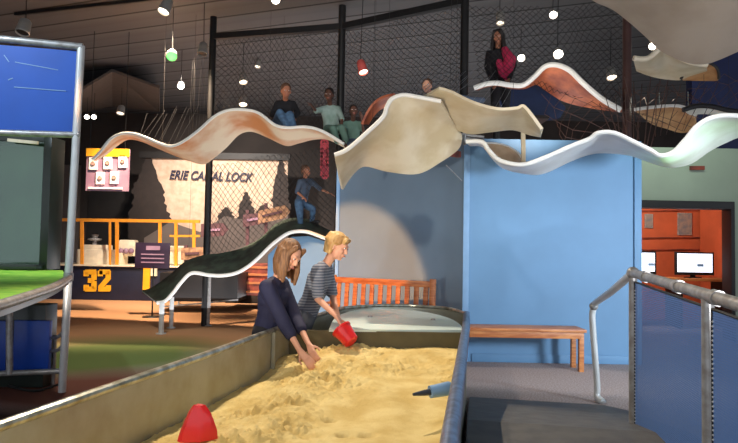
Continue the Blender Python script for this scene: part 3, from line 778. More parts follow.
# ------------------------------------------------------------------ lamps
lamps = [  # px, py, Y, can tilt dx, lens, material, label
 (24, 27, 8.0, -.02, None, 'lamp_can', 'pale can lamp hanging above the blue display case', .11),
 (166, 6, 8.0, -.25, 'lens_warm', 'lamp_can', 'white can lamp at top left pointing down and left', .10),
 (172, 55, 9.8, 0, 'lens_green', 'lamp_can', 'round lamp glowing green on the dark ceiling', .08),
 (121, 110, 14.5, 0, 'lens_dim', 'lamp_can', 'small can lamp below the brown soffit', .12),
 (87, 116, 14.0, 0, 'lens_warm', 'lamp_can', 'left of two bright small lamps beside the blue display case', .08),
 (94, 116, 14.0, 0, 'lens_warm', 'lamp_can', 'right of two bright small lamps beside the blue display case', .08),
 (181, 85, 12.0, 0, 'lens_warm', 'lamp_can', 'small bright lamp left of the dark net strip', .09),
 (203, 49, 9.6, 0, None, 'lamp_can', 'grey unlit can lamp touching the first black post', .10),
 (243, 78, 11.5, .15, 'lens_warm', 'lamp_can', 'upper of two tilted can lamps behind the left net', .10),
 (243, 101, 13.5, .1, 'lens_warm', 'lamp_can', 'lower of two tilted can lamps behind the left net', .12),
 (258, 63, 12.5, 0, 'lens_dim', 'lamp_can', 'dim small lamp near the top of the left net', .08),
 (362, 67, 8.9, .28, 'lens_warm', 'lamp_red', 'reddish tilted can lamp right of the second black post', .09),
 (276, -1, 8.2, 0, 'lens_warm', 'lamp_can', 'bright lamp at the top edge above the left beam', .08),
 (423, 20, 10.5, 0, 'lens_warm', 'lamp_can', 'small bright lamp above the middle net', .08),
 (500, 18, 9.0, 0, 'lens_dim', 'lamp_can', 'pale can lamp above the person in pink', .08),
 (553, 14, 9.2, 0, 'lens_warm', 'lamp_can', 'round bright lamp at top right, highest of the three', .085),
 (558, 53, 9.0, 0, 'lens_warm', 'lamp_can', 'round bright lamp just above the white edged wave crest', .10),
 (521, 57, 10.5, 0, 'lens_warm', 'lamp_can', 'flat bright lamp beside the person in pink', .09),
 (611, 73, 10.5, 0, 'lens_warm', 'lamp_can', 'can lamp left of the dark brown post', .11),
 (652, 45, 9.0, 0, 'lens_warm', 'lamp_can', 'bright lamp peeking beside the huge overhead panel', .08),
]
for px, py, Y, tl, lens, m_, lab, r_ in lamps:
    p = P(px, py, Y=Y)
    if p.z > CZ - .35: p.z = p.z
    topz = CZ - p.z
    t = thing('spot_lamp', (p.x, p.y, p.z), lab, 'lamp', 'ceiling spot lamps')
    disc = lab.startswith(('round', 'small bright', 'flat bright', 'bright lamp', 'left of', 'right of'))
    ax = Vector((tl - p.x * .06, -1.0, -.75)).normalized() if disc else Vector((tl, -.35, -1)).normalized()
    h = .13 if disc else .21
    r_ = r_ * (.78 if disc else .82) * (1.5 if lens == 'lens_green' else 1)
    MB().rings([(0, -h * .5), (r_ * .7, -h * .5), (r_ * .85, -h * .42), (r_, h * .45), (r_ * .92, h * .5), (r_ * .85, h * .38)], p, ax, 18).build('can', m_, t)
    MB().rings([(0, h * .40), (r_ * .86, h * .38)], p, ax, 18).build('lens', (('lens_bright' if disc and lens == 'lens_warm' else lens) or 'black_metal'), t)
    if topz > .15:
        MB().tube([p - ax * h * .5, Vector((p.x, p.y, CZ - .0))], .006, 6).build('stem', 'black_metal', t)
tr_ = MB().bar(P(15, 14, z=CZ - .03), P(270, -14, z=CZ - .03), .04, .05)
tag(tr_.build('light_track', 'black_metal'), 'black lamp track on the ceiling at top left', 'lamp track')

# ------------------------------------------------------------------ display case on the left
pb0 = P(62, 392, z=0); pt0 = P(83, 46, Y=pb0.y)
Yc = pb0.y
pt0.x = pb0.x + (pt0.x - pb0.x) * .75
cs = thing('display_case', (pb0.x - .8, Yc, 0), 'tall blue and aluminium display case with green tray at left edge', 'display case')
MB().tube([pb0, pt0], .035, 14).build('post', 'steel_white', cs)
x2 = pb0.x - 1.5
MB().tube([Vector((x2, Yc - .3, 0)), Vector((x2, Yc - .3, pt0.z))], .035, 14).build('post', 'steel_white', cs)
lt = P(-60, 33, Y=Yc - .2); rt = P(83, 47, Y=Yc); lb = P(-60, 131, Y=Yc - .2); rb_ = P(79.5, 135, Y=Yc)
MB().tube([lt, rt], .034, 12).build('top_rail', 'steel', cs)
MB().tube([lb, rb_], .03, 12).build('middle_rail', 'steel', cs)
a_ = P(-60, 40, Y=Yc - .2); b_ = P(76.5, 51, Y=Yc); c_ = P(74, 132, Y=Yc); d_ = P(-60, 129, Y=Yc - .2)
MB().prism([a_, b_, c_, d_], (0, .05, 0)).build('header_panel', 'case_blue', cs, smooth=False)
ml = MB()
for (x_, y_, xx, yy) in ((15, 62, 58, 70), (14, 87, 66, 91), (4, 55, 9, 62), (8, 80, 13, 78)): ml.bar(P(x_, y_, Y=Yc - .2 * (76 - x_) / 136 - .003), P(xx, yy, Y=Yc - .2 * (76 - xx) / 136 - .003), .003, .007)
ml.build('printed_lines', 'blue_trim', cs)  # pale strips imitating reflections on the header panel
e_ = MB()
e_.bar(P(78.5, 50, Y=Yc), P(76.5, 134, Y=Yc), .02, .03); e_.build('panel_edge', 'navy_paint', cs)
# tray
TZ = 1.06
tp = [P(x, y, z=TZ) for x, y in ((69, 277.5), (60, 283.5), (47, 289.5), (25, 297), (0, 305), (-25, 311))]
tpc = crom(tp, 4); far = [Vector((-3.6, 3.0, TZ)), Vector((-5.2, 4.5, TZ)), Vector((-5.0, 7.0, TZ)), Vector((-3.45, 6.8, TZ))]
poly = [Vector((p.x, p.y, TZ - .06)) for p in tpc + far]
MB().prism(poly, (0, 0, .04)).build('tray', 'case_dark', cs)
MB().prism([Vector((p.x - .03, p.y + .02, TZ - .02)) for p in tpc] + [Vector((p.x, p.y, TZ - .02)) for p in far], (0, 0, .015)).build('turf_surface', 'turf', cs)
MB().tube(tpc, .028, 12).build('tray_rim', 'steel', cs)
MB().rings([(.036, -.04), (.043, -.035), (.043, .035), (.036, .04)], pb0.lerp(pt0, (P(75, 277, Y=Yc).z) / pt0.z), (pt0 - pb0), 12).build('clamp', 'steel', cs)
# backdrop panel with glass
gy = 6.9
gx1 = P(49, 200, Y=gy).x; gzt = P(20, 138, Y=gy).z
MB().box((gx1 - 1.2, gy + .25, (TZ + gzt) / 2), (2.4, .04, gzt - TZ)).build('back_panel', 'case_green', cs)
MB().box((gx1 + .04, gy, (TZ + gzt) / 2), (.09, .3, gzt - TZ)).build('side_frame', 'case_dark', cs, bev=.005)
MB().box((gx1 - 1.2, gy, gzt - .03), (2.4, .3, .06)).build('top_frame', 'case_dark', cs, bev=.005)
MB().bar(P(8, 140, Y=6.7), P(38, 143, Y=6.7), .03, .035).build('light_bar', 'cream_part', cs)
MB().box((gx1 - 1.2, gy - .12, (TZ + gzt) / 2), (2.4, .008, gzt - TZ - .08)).build('glass', 'glass', cs)
MB().box((gx1 - 1.15, gy - .1, TZ + .03), (2.4, .4, .05)).build('back_sill', 'case_dark', cs, bev=.005)
# base
bY = Yc - .1
def rect(x0_, y0_, x1_, y1_, Y, dep): 
    a = P(x0_, y1_, Y=Y); b = P(x1_, y0_, Y=Y); return ((a.x + b.x) / 2, Y + dep / 2, (a.z + b.z) / 2), (abs(b.x - a.x), dep, abs(b.z - a.z))
MB().box(*rect(-60, 305, 46, 386, Yc + .12, .22)).build('cabinet', 'case_dark', cs, bev=.01)
MB().box(*rect(12, 321, 50, 371, Yc + .06, .05)).build('blue_panel', 'case_blue_low', cs, bev=.006)
MB().box(*rect(-60, 321, 7, 371, Yc + .04, .05)).build('blue_panel', 'case_blue_low', cs, bev=.006)
MB().tube([P(9.5, 303, Y=Yc - .1), P(9.5, 374, Y=Yc - .1)], .03, 10).build('upright', 'steel', cs)
MB().tube([P(-60, 376, Y=Yc - .2), P(62, 371, Y=Yc)], .025, 10).build('lower_rail', 'steel', cs)
p5 = P(53, 383, Y=Yc + .25)
MB().tube([Vector((p5.x, p5.y, 0)), Vector((p5.x, p5.y, P(53, 335, Y=p5.y).z))], .02, 8).build('upright', 'steel', cs)
for yy in (338, 351): MB().tube(crom([P(52, yy, Y=Yc + .1), P(58, yy - 1, Y=Yc + .02), P(63, yy - 6, Y=Yc)], 4), .016, 8).build('bracket', 'steel', cs)
MB().tube(crom([P(8, 386, Y=Yc), P(35, 391, Y=Yc - .05), P(60, 384, Y=Yc)], 5), .012, 6).build('kick_bar', 'black_metal', cs)

# ------------------------------------------------------------------ signs
def panel(x0_, y0_, x1_, y1_, Y, dep=.04): return MB().box(*rect(x0_, y0_, x1_, y1_, Y, dep))
sg = thing('hanging_sign', P(107, 190, Y=11.0), 'mauve square sign with yellow top strip and five white cards', 'sign')
panel(85.5, 149, 129.5, 190.5, 11.0).build('board', 'purple_sign', sg)
panel(86, 149, 129, 156, 10.97, .03).build('top_strip', 'yellow', sg)
panel(88, 187.5, 122, 188.6, 10.97, .03).build('caption_line', 'card', sg)
for (x_, y_) in ((93, 163.5), (107.5, 163), (122.5, 161.5), (100, 178), (114, 177.5)):
    cd = panel(x_ - 4.3, y_ - 6, x_ + 4.3, y_ + 6, 10.97, .03).build('card', 'card', sg)
    mb = MB(); c_ = P(x_, y_, Y=10.96); mb.rings([(.035, -.01), (.045, .0), (.028, .0), (.03, -.01)], c_, (0, 1, 0), 12)
    mb.box((c_.x, c_.y, c_.z), (.03, .012, .05)); mb.build('drawing', 'card_print', cd)
for x_ in (90, 125): MB().tube([P(x_, 149, Y=11.02), Vector((P(x_, 149, Y=11.02).x, 11.02, CZ))], .006, 5).build('wire', 'black_metal', sg)

s2 = P(152, 317, z=0); 
ss = thing('floor_sign', s2, 'small dark purple sign on a thin stand beside the low green wave', 'sign')
panel(134.5, 243, 170, 268, s2.y, .03).build('board', 'dark_purple', ss, bev=.005)
MB().tube([s2, Vector((s2.x, s2.y, P(152, 266, Y=s2.y).z))], .014, 8).build('stand', 'black_metal', ss)
MB().rings([(0, .02), (.17, .015), (.18, 0)], s2, n=20).build('base', 'black_metal', ss)
panel(146, 246, 160, 250, s2.y - .01, .02).build('faint_emblem', 'purple_sign', ss)
ln2 = MB()
for k in range(3): ln2.box(*rect(141, 254 + k * 4, 164, 254.8 + k * 4, s2.y - .01, .02))
ln2.build('text_lines', 'purple_sign', ss)

mu = thing('mural_board', P(210, 260, Y=16.6), 'tan mural board lettered ERIE CANAL LOCK with dark trees', 'mural')
panel(144, 158, 288, 285, 16.6, .08).build('board', 'banner_tan', mu)
panel(139, 154, 290, 157.5, 16.5, .12).build('top_frame', 'dark_panel', mu)
a_ = P(210.5, 176.5, Y=16.55)
text_mesh('ERIE CANAL LOCK', .34, 'letter_dark', mu, a_, (PI / 2, math.radians(1.0), 0), .01, .25, .008, sx=.80)
def tree(x0_, y0_, w_, h_, Y, nm, seed):
    rnd = random.Random(seed); L1 = []; R1 = []
    n_ = 34; wl = wr = .5
    for k in range(n_ + 1):
        f = k / n_; e_ = min(1, .12 + 1.25 * f ** .8)
        wl = .5 * wl + .5 * rnd.uniform(.65, 1.15); wr = .5 * wr + .5 * rnd.uniform(.65, 1.15)
        L1.append((x0_ - w_ / 2 * e_ * wl + rnd.uniform(-1, 1), y0_ + h_ * f)); R1.append((x0_ + w_ / 2 * e_ * wr + rnd.uniform(-1, 1), y0_ + h_ * f))
    po = [P(x_, y_, Y=Y) for x_, y_ in L1 + list(reversed(R1))]
    MB().prism(po, (0, .02, 0)).build(nm, 'banner_dark', mu, smooth=False)
tree(148, 157, 46, 92, 16.56, 'painted_tree', 1); tree(281, 158, 20, 66, 16.56, 'painted_tree', 2); tree(246, 192, 22, 45, 16.56, 'painted_tree', 3)
tree(226, 207, 30, 35, 16.55, 'painted_tree', 4); tree(264, 205, 40, 40, 16.54, 'painted_tree', 5)
gr_ = MB().prism([P(x_, y_, Y=16.53) for x_, y_ in ((144, 238), (170, 222), (200, 232), (225, 216), (255, 222), (288, 212), (288, 285), (144, 285))], (0, .02, 0)); gr_.build('painted_hillside', 'brown_wall', mu, smooth=False)

def arrow(label, x0_, y0_, x1_, y1_, Y, m_, tilt, right=True):
    t = 4 if right else -4
    po = [(x0_, y0_ + tilt), (x1_ - 5, y0_), (x1_, (y0_ + y1_) / 2), (x1_ - 5, y1_), (x0_, y1_ + tilt)]
    th_ = thing('arrow_sign', P((x0_ + x1_) / 2, y1_, Y=Y), label, 'sign')
    MB().prism([P(x, y, Y=Y) for x, y in po], (0, .05, 0)).build('board', m_, th_, smooth=False)
    MB().bar(P((x0_ + x1_) / 2 - 8, y1_ + 22, Y=Y + .08), P((x0_ + x1_) / 2 - 8, y0_ - 2, Y=Y + .08), .07, .05).build('post', 'arrow_maroon', th_)
    MB().bar(P(x0_ + 4, (y0_ + y1_) / 2 + tilt * .8, Y=Y - .012), P(x1_ - 8, (y0_ + y1_) / 2, Y=Y - .012), .02, .05).build('lettering_band', 'arrow_maroon' if m_ != 'arrow_maroon' else 'purple_sign', th_)
arrow('tan arrow shaped direction sign, highest, pointing right toward the climbing child', 258, 205, 290, 218, 13.0, 'arrow_wood', 6)
arrow('maroon direction board left of the highest arrow sign', 243, 212, 268, 224, 13.2, 'arrow_maroon', 3)
arrow('maroon direction board left of the black post in front of the mural', 201, 223, 228, 236, 13.4, 'arrow_maroon', 1)
arrow('pale arrow sign low beside the yellow rails', 181, 247, 207, 259, 12.6, 'arrow_wood', 1)
# red vertical sign
rs = MB()
for k in range(9):
    p_ = P(324.5, 143 + k * 4.0, Y=11.5); rs.rings([(.045, -.02), (.085, -.02), (.085, .02), (.045, .02), (.045, -.02)], p_, (0, 1, 0), 10)
rs.tube([P(324.5, 140, Y=11.55), P(325, 178, Y=11.55)], .015, 6)
tag(rs.build('red_hanging_sign', 'red_sign'), 'narrow vertical red sign hanging above the climbing child', 'sign')

# ------------------------------------------------------------------ navy engine front with number 32
eY = P(100, 300, z=0).y
en = thing('engine_exhibit', P(110, 300, z=0), 'navy canal tug exhibit numbered 32 with yellow rails', 'exhibit')
def erect(x0_, y0_, x1_, y1_, Y, dep): return MB().box(*rect(x0_, y0_, x1_, y1_, Y, dep))
a0 = P(44, 0, Y=eY).x; a1 = P(192, 0, Y=eY).x; zt_ = P(110, 266, Y=eY).z
MB().box(((a0 + a1) / 2, eY + .6, zt_ / 2), (a1 - a0, 1.2, zt_)).build('hull', 'train_navy', en, bev=.02)
MB().box(((a0 + a1) / 2, eY + .55, zt_ + .01), (a1 - a0 + .05, 1.25, .04)).build('deck', 'cream_part', en, bev=.01)
def digit(strokes, cx, cy, s, nm):
    mb = MB()
    for (x_, y_, xx, yy) in strokes:
        mb.bar(P(cx + x_ * s, cy + y_ * s, Y=eY - .015), P(cx + xx * s, cy + yy * s, Y=eY - .015), .03, .115, up=(0, 0, 1) if x_ != xx else (1, 0, 0))
    mb.build(nm, 'yellow', en, smooth=False)
S3 = [(-5, -9, 6.2, -9), (4.2, -10, 4.2, -.6), (-2, 0, 4.6, 0), (4.2, .6, 4.2, 10), (-5, 9, 6.2, 9), (-4.0, -10.6, -4.0, -4.5), (-4.0, 10.6, -4.0, 4.5)]
S2 = [(-5, -9, 6.2, -9), (4.2, -10, 4.2, -1), (4.6, -2.6, -4.2, 7.5), (-6, 9, 6.2, 9), (-4.0, -10.6, -4.0, -4.5), (4.4, 10.6, 4.4, 5)]
digit(S3, 90.0, 280.5, .95, 'number_three'); digit(S2, 104.2, 280.5, .95, 'number_two')
panel(142.5, 268, 150, 292, eY - .05, .06).build('yellow_stripe', 'yellow', en)
panel(150.5, 262, 157, 276, eY - .05, .06).build('white_box', 'cream_part', en)
ry = eY + .02
for x_ in (48, 82, 110, 117, 160, 176, 194): MB().bar(P(x_, 220, Y=ry), P(x_, 266, Y=ry), .07 if x_ not in (110,) else .04, .05).build('rail_post', 'yellow_rail', en)
MB().bar(P(44, 219.5, Y=ry), P(200, 221.5, Y=ry), .06, .075).build('top_rail', 'yellow_rail', en)
MB().bar(P(170, 236, Y=ry), P(200, 236, Y=ry), .05, .05).build('mid_rail', 'yellow_rail', en)
# cream machinery on deck
panel(76, 250, 122, 266, eY + .25, .4).build('cream_housing', 'cream_part', en, bev=.03)
panel(82, 245, 108, 252, eY + .3, .3).build('cream_housing', 'cream_part', en, bev=.03)
q = P(94.5, 246, Y=eY + .4)
MB().rings([(.05, 0), (.05, .12), (.16, .15), (.16, .18), (.06, .2), (.09, .28), (0, .29)], q, n=16).build('valve', 'steel', en)
panel(118, 240, 134, 256, eY + .35, .3).build('white_tank', 'cream_part', en, bev=.04)
panel(168, 246, 183, 264, eY + .3, .3).build('white_tank', 'cream_part', en, bev=.04)
for x_ in (121, 126, 131): MB().ell(P(x_, 251, Y=eY + .3), .07).build('knob', 'purple_sign', en)
# black plinth behind the low wave
tag(erect(159, 274, 238, 301, 12.0, 1.2).build('black_plinth', 'black_frame', bev=.01), 'black plinth box behind the legs of the low wave', 'plinth')
tag(MB().bar(P(159, 307, Y=11.6), P(238, 300, Y=11.6), .03, .03).build('floor_rail', 'steel'), 'thin pale rail along the front of the black plinth', 'rail')
# red brown crates
crate_l = ['upper red brown crate stacked behind the girl', 'lower long red brown crate behind the girl', 'small orange brown crate left of the stacked crates']
for k, (a_, b_, c_, d_, y_) in enumerate(((240, 264, 272, 278, 13.0), (236, 279, 276, 296, 12.9))):
    ct = thing('crate', P((a_ + c_) / 2, d_, Y=y_), crate_l[k], 'crate', 'red brown crates')
    w0 = rect(a_, b_, c_, d_, y_, .5)
    MB().box(*w0).build('box', 'red_brown', ct, bev=.02)
    for f in (.25, .75):
        cz = w0[0][2] + (f - .5) * w0[1][2]; MB().box((w0[0][0], y_ - .012, cz), (w0[1][0] + .03, .02, .05)).build('slat', 'wood', ct, bev=.004)
tag(MB().box(*rect(225, 296, 300, 303, 12.9, .9)).build('crate_pallet', 'banner_dark', bev=.01), 'dark low pallet under the red brown crates', 'pallet')
# dark doors in the background
struct(panel(85, 190, 143, 290, 17.96, .04).build('door_1', 'dark_panel', smooth=False))
struct(panel(56, 165, 80, 290, 17.9, .1).build('door_2', 'brown_wall', smooth=False))

# ------------------------------------------------------------------ alcove with computers
dz = P(690, 278, Y=11.0).z
dk = thing('counter', (P(690, 278, Y=11).x, 11.2, 0), 'light wooden counter in the orange alcove under the monitors', 'counter')
dx0 = P(628, 278, Y=11).x; dx1 = ox1 + .9
MB().box(((dx0 + dx1) / 2, 11.25, dz - .03), (dx1 - dx0, .6, .05)).build('counter_top', 'wood_light', dk, bev=.005)
for x_ in (dx0 + .1, (dx0 + dx1) / 2, dx1 - .1): MB().box((x_, 11.25, (dz - .055) / 2), (.05, .55, dz - .055)).build('support_panel', 'dark_panel', dk, bev=.004)
for (a_, c_, lab) in ((637, 658.5, 'left computer monitor with lit screen partly behind the blue wall'), (677.5, 716.5, 'right computer monitor with bright white screen on the counter')):
    x_0 = P(a_, 260, Y=11.0).x; x_1 = P(c_, 260, Y=11.0).x; z1 = P(690, 252.5, Y=11).z
    mn = thing('computer_monitor', ((x_0 + x_1) / 2, 11.1, dz - .005), lab, 'monitor', 'monitors on the counter')
    zc = (z1 + dz + .06) / 2; hh = z1 - dz - .04
    MB().box(((x_0 + x_1) / 2, 11.1, zc), (x_1 - x_0, .05, hh)).build('bezel', 'black_frame', mn, bev=.008)
    MB().box(((x_0 + x_1) / 2, 11.073, zc + .012), (x_1 - x_0 - .07, .006, hh - .085)).build('screen', 'screen', mn)
    MB().box(((x_0 + x_1) / 2, 11.15, dz + .05), (.08, .04, .12)).build('neck', 'black_frame', mn)
    MB().box(((x_0 + x_1) / 2, 11.15, dz + .004), (.24, .18, .018)).build('foot', 'black_frame', mn, bev=.004)
    MB().box(((x_0 + x_1) / 2 + .1, 11.071, zc - .03), (.12, .004, .05)).build('window_image', 'blue_tool', mn)
for (a_, b_, c_, d_, m_, lab) in ((645, 214, 653, 228, 'poster', 'narrow brown picture on the orange wall, leftmost'), (678, 213, 692, 235, 'poster', 'brown picture panel in the middle of the orange wall'), (703, 214, 721, 234, 'poster_grey', 'grey picture panel on the orange wall at right'), (718, 256, 724, 276, 'poster_grey', 'narrow grey card behind the right monitor')):
    t = thing('wall_picture', P((a_ + c_) / 2, d_, Y=YO - .03), lab, 'picture')
    panel(a_, b_, c_, d_, YO - .03, .03).build('frame', 'steel', t)
    panel(a_ + .8, b_ + .8, c_ - .8, d_ - .8, YO - .035, .03).build('print', m_, t)
sh = MB()
for yy in (211, 238, 250): sh.bar(P(636, yy, Y=YO - .03), P(736, yy - 1, Y=YO - .03), .02, .02)
tag(sh.build('picture_rail', 'red_brown'), 'thin horizontal rails along the orange alcove wall', 'rail')
tag(MB().bar(P(690, 168, Y=YG - .02), P(704, 168, Y=YG - .02), .05, .06).build('wall_fitting', 'red_brown'), 'tiny dark fitting on the pale wall below the long white wave', 'fitting')

# ------------------------------------------------------------------ people
def basis(f, u):
    f = Vector(f).normalized(); u = Vector(u); s = f.cross(u).normalized(); u = s.cross(f).normalized()
    return s, f, u    # right, forward, up
def hand(mb, w, d, n, s, curl=.5, side=1):
    """w wrist, d finger direction, n palm normal, side +1/-1 thumb side"""
    d = Vector(d).normalized(); n = Vector(n); n = (n - d * n.dot(d)).normalized(); a = d.cross(n).normalized() * side
    L_ = .17 * s; pe = w + d * L_ * .48
    for k in (-1, 0, 1): mb.cap(w + a * k * .010 * s, .015 * s, pe + a * k * .020 * s, .0125 * s, 8)
    for k, fl in zip((-1.5, -.5, .5, 1.5), (.78, .95, 1.0, .9)):
        p = pe + a * k * .0165 * s; dd = (d + a * k * .06).normalized()
        for j, sg_ in enumerate((.045, .028, .022)):
            ang = curl * (.35 + .5 * j); q = p + (dd * math.cos(ang) + n * math.sin(ang)) * sg_ * s * fl
            mb.cap(p, (.0088 - j * .0008) * s, q, (.0080 - j * .0008) * s, 8); p = q
    p = w + d * .028 * s + a * .022 * s; q = p + (d * .6 + a * .65 + n * .35).normalized() * .04 * s; r = q + (d * .85 + a * .1 + n * .5).normalized() * .03 * s
    mb.cap(w + d * .015 * s, .014 * s, p, .012 * s, 8); mb.cap(p, .011 * s, q, .0095 * s, 8); mb.cap(q, .0095 * s, r, .008 * s, 8)
def person(label, J, fwd, up, sk, hairm, top, bottom, s=1.0, hair='short', vox=.009, sleeve=1.0, hands=None, bfwd=None, shoes='shoe', hem=None, hscale=1.08, fit=.014):
    """J: joints; torso: pelvis, waist, chest, neck; head; limbs sL eL wL, hL kL aL"""
    fl = min(J['aL'].z, J['aR'].z)
    base = Vector((J['pelvis'].x, J['pelvis'].y, fl - .05 * s))
    t = thing('person', base, label, 'person')
    b = MB(); R_, F_, U_ = basis(fwd, up); hd = J['head']; hs = s * hscale
    Rm = Matrix((R_, F_, U_)).transposed()
    def hp(x, y, z): return hd + (R_ * x + F_ * y + U_ * z) * hs
    b.ell(hp(0, -.008, .022), Vector((.070, .086, .088)) * hs, Rm); b.ell(hp(0, .018, -.035), Vector((.052, .062, .070)) * hs, Rm)
    b.ell(hp(0, .05, -.085), Vector((.026, .022, .018)) * hs, Rm)
    b.cap(hp(0, .082, .005), .009 * hs, hp(0, .092, -.026), .0125 * hs, 8)
    b.cap(hp(-.03, .076, .022), .010 * hs, hp(.03, .076, .022), .010 * hs, 8)
    b.cap(hp(-.015, .080, -.058), .0075 * hs, hp(.015, .080, -.058), .0075 * hs, 8)
    for k in (-1, 1): b.ell(hp(k * .072, -.008, -.012), Vector((.010, .018, .028)) * hs, Rm)
    b.ell(hp(-.036, .058, -.025), Vector((.02, .02, .02)) * hs, Rm); b.ell(hp(.036, .058, -.025), Vector((.02, .02, .02)) * hs, Rm)
    b.cap(J['neck'], .044 * s, hp(0, -.015, -.06), .042 * hs, 12)
    sh = (J['sR'] - J['sL']).normalized(); hh = (J['hR'] - J['hL']).normalized()
    def torso(m_, g):
        m_.cap(J['sL'] , (.045 + g) * s, J['sR'], (.045 + g) * s, 12)
        m_.cap(J['sL'].lerp(J['sR'], .3).lerp(J['neck'], .3), (.045 + g) * s, J['sL'].lerp(J['sR'], .7).lerp(J['neck'], .3), (.045 + g) * s, 12)
        c = J['chest']; m_.cap(c - sh * .065 * s, (.085 + g) * s, c + sh * .065 * s, (.085 + g) * s, 12)
        m_.cap(c - sh * .06 * s, (.075 + g) * s, J['sL'].lerp(J['chest'], .3), (.055 + g) * s); m_.cap(c + sh * .06 * s, (.075 + g) * s, J['sR'].lerp(J['chest'], .3), (.055 + g) * s)
        w = J['waist']
        for k in (-1, 1):
            m_.cap(c + sh * .055 * k * s, (.082 + g) * s, w + hh * .045 * k * s, (.076 + g) * s)
            m_.cap(w + hh * .045 * k * s, (.076 + g) * s, J['pelvis'] + hh * .055 * k * s, (.085 + g) * s)
    torso(b, 0)
    for q in 'LR':
        b.cap(J['s' + q], .042 * s, J['e' + q], .032 * s); b.cap(J['e' + q], .031 * s, J['w' + q], .021 * s)
        b.cap(J['h' + q], .075 * s, J['k' + q], .048 * s); b.cap(J['k' + q], .047 * s, J['a' + q], .032 * s)
        if J.get('t' + q): b.cap(J['a' + q], .034 * s, J['t' + q], .024 * s)
        d = J['w' + q] - J['e' + q]; n = None
        if hands and q in hands: d, n, cu_ = hands[q]
        else: n = Vector((0, 0, -1)) if abs(d.normalized().z) < .8 else Vector(fwd); cu_ = .5
        hand(b, J['w' + q], d, n, s, cu_, 1 if q == 'L' else -1)
    body = b.build('body', sk, t, voxel=vox, sm_it=2)
    # clothing
    g = fit
    c = MB(); torso(c, g)
    for q in 'LR':
        e = J['s' + q].lerp(J['e' + q], min(1, sleeve)); c.cap(J['s' + q], (.042 + g) * s, e, (.036 + g - .002) * s)
        if sleeve > 1: f_ = sleeve - 1; c.cap(J['e' + q], (.033 + g) * s, J['e' + q].lerp(J['w' + q], f_), (.026 + g) * s)
    if hem: 
        for k in (-1, 1): c.cap(J['pelvis'] + hh * .05 * k * s, (.10) * s, hem + hh * .06 * k * s, .11 * s)
    c.build('shirt', top, t, voxel=max(vox, .009), sm_it=3)
    c = MB(); c.cap(J['pelvis'] - hh * .05 * s, (.09 + g) * s, J['pelvis'] + hh * .05 * s, (.09 + g) * s)
    for q in 'LR':
        c.cap(J['h' + q], (.078 + g) * s, J['k' + q], (.052 + g) * s); c.cap(J['k' + q], (.05 + g) * s, J['a' + q], (.038 + g) * s)
    c.build('trousers', bottom, t, voxel=max(vox, .011), sm_it=3)
    for q in 'LR':
        if J.get('t' + q): MB().cap(J['a' + q] - Vector((0, 0, .01 * s)), .045 * s, J['t' + q], .036 * s).build('shoe', shoes, t, voxel=.009)
    # hair
    c = MB()
    c.ell(hp(0, -.022, .038), Vector((.080, .090, .086)) * hs, Rm)
    c.ell(hp(0, -.045, -.01), Vector((.072, .065, .075)) * hs, Rm)
    if hair in ('long', 'bob'):
        ln_ = .26 if hair == 'long' else .20
        dn = Vector((0, 0, -1)); dn = (dn * .75 - U_ * .25).normalized()
        for k in range(11):
            an = math.radians(-118 + k * 23.6)   # around the back
            x = math.sin(an) * .074; y = -math.cos(an) * .078 - .012
            a = hp(x * .95, y, .02); e = a + dn * ln_ * hs * (.9 + .12 * random.random()) + (R_ * x * .25 + F_ * (y * .15)) * hs
            c.cap(a, .026 * hs, a.lerp(e, .55) + (R_ * x + F_ * y) * .16 * hs, .025 * hs, 8); c.cap(a.lerp(e, .55) + (R_ * x + F_ * y) * .16 * hs, .025 * hs, e, .013 * hs, 8)
        c.cap(hp(-.05, .055, .085), .02 * hs, hp(-.074, .03, .0), .016 * hs, 8); c.cap(hp(.05, .055, .085), .02 * hs, hp(.074, .03, .0), .016 * hs, 8)
    if hair == 'mop':
        for k in range(16):
            an = k * 2.4; x = math.sin(an) * .06; y = math.cos(an) * .065 - .02
            c.cap(hp(x, y, .08), .026 * hs, hp(x * 1.3, y * 1.25, .035), .02 * hs, 8)
        for k in range(7):
            an = math.radians(-80 + k * 27); x = math.sin(an) * .072; y = -math.cos(an) * .08 - .012
            c.cap(hp(x, y, .0), .024 * hs, hp(x * .95, y * .95, -.065), .016 * hs, 8)
        c.cap(hp(-.04, .066, .075), .018 * hs, hp(.045, .07, .07), .018 * hs, 8)
    c.build('hair', hairm, t, voxel=max(vox * .8, .008), sm_it=2)
    for k in (-1, 1):
        MB().ell(hp(k * .030, .0765, .006), Vector((.0125, .007, .0065)) * hs, Rm).build('eye', 'card', t)
        MB().ell(hp(k * .030, .0815, .006), Vector((.006, .004, .006)) * hs, Rm).build('iris', 'eye_dark', t)
    MB().cap(hp(-.016, .087, -.058), .0042 * hs, hp(.016, .087, -.058), .0042 * hs, 8).build('lips', 'lip', t)
    return t
V = Vector
# --- girl in navy at the sand table, leaning over the left rim
J = dict(head=P(289, 255.5, Y=4.80), neck=P(278, 278.5, Y=4.86), chest=P(274, 297, Y=4.88), waist=P(270, 316, Y=4.92), pelvis=P(267, 330, Y=4.95))
pv = J['pelvis']
J.update(sL=P(282, 285, Y=5.02), sR=P(267, 287.5, Y=4.74), eL=P(296, 319, Y=4.90), eR=P(284, 323, Y=4.60), wL=P(309, 345, Y=4.66), wR=P(300, 351, Y=4.46))
J.update(hL=V((pv.x - .01, pv.y + .09, pv.z - .02)), hR=V((pv.x - .01, pv.y - .09, pv.z - .02)), kL=V((pv.x - .06, pv.y + .1, .38)), kR=V((pv.x - .04, pv.y - .08, .38)),
         aL=V((pv.x - .12, pv.y + .1, .07)), aR=V((pv.x - .1, pv.y - .08, .07)), tL=V((pv.x + .0, pv.y + .1, .04)), tR=V((pv.x + .02, pv.y - .10, .04)))
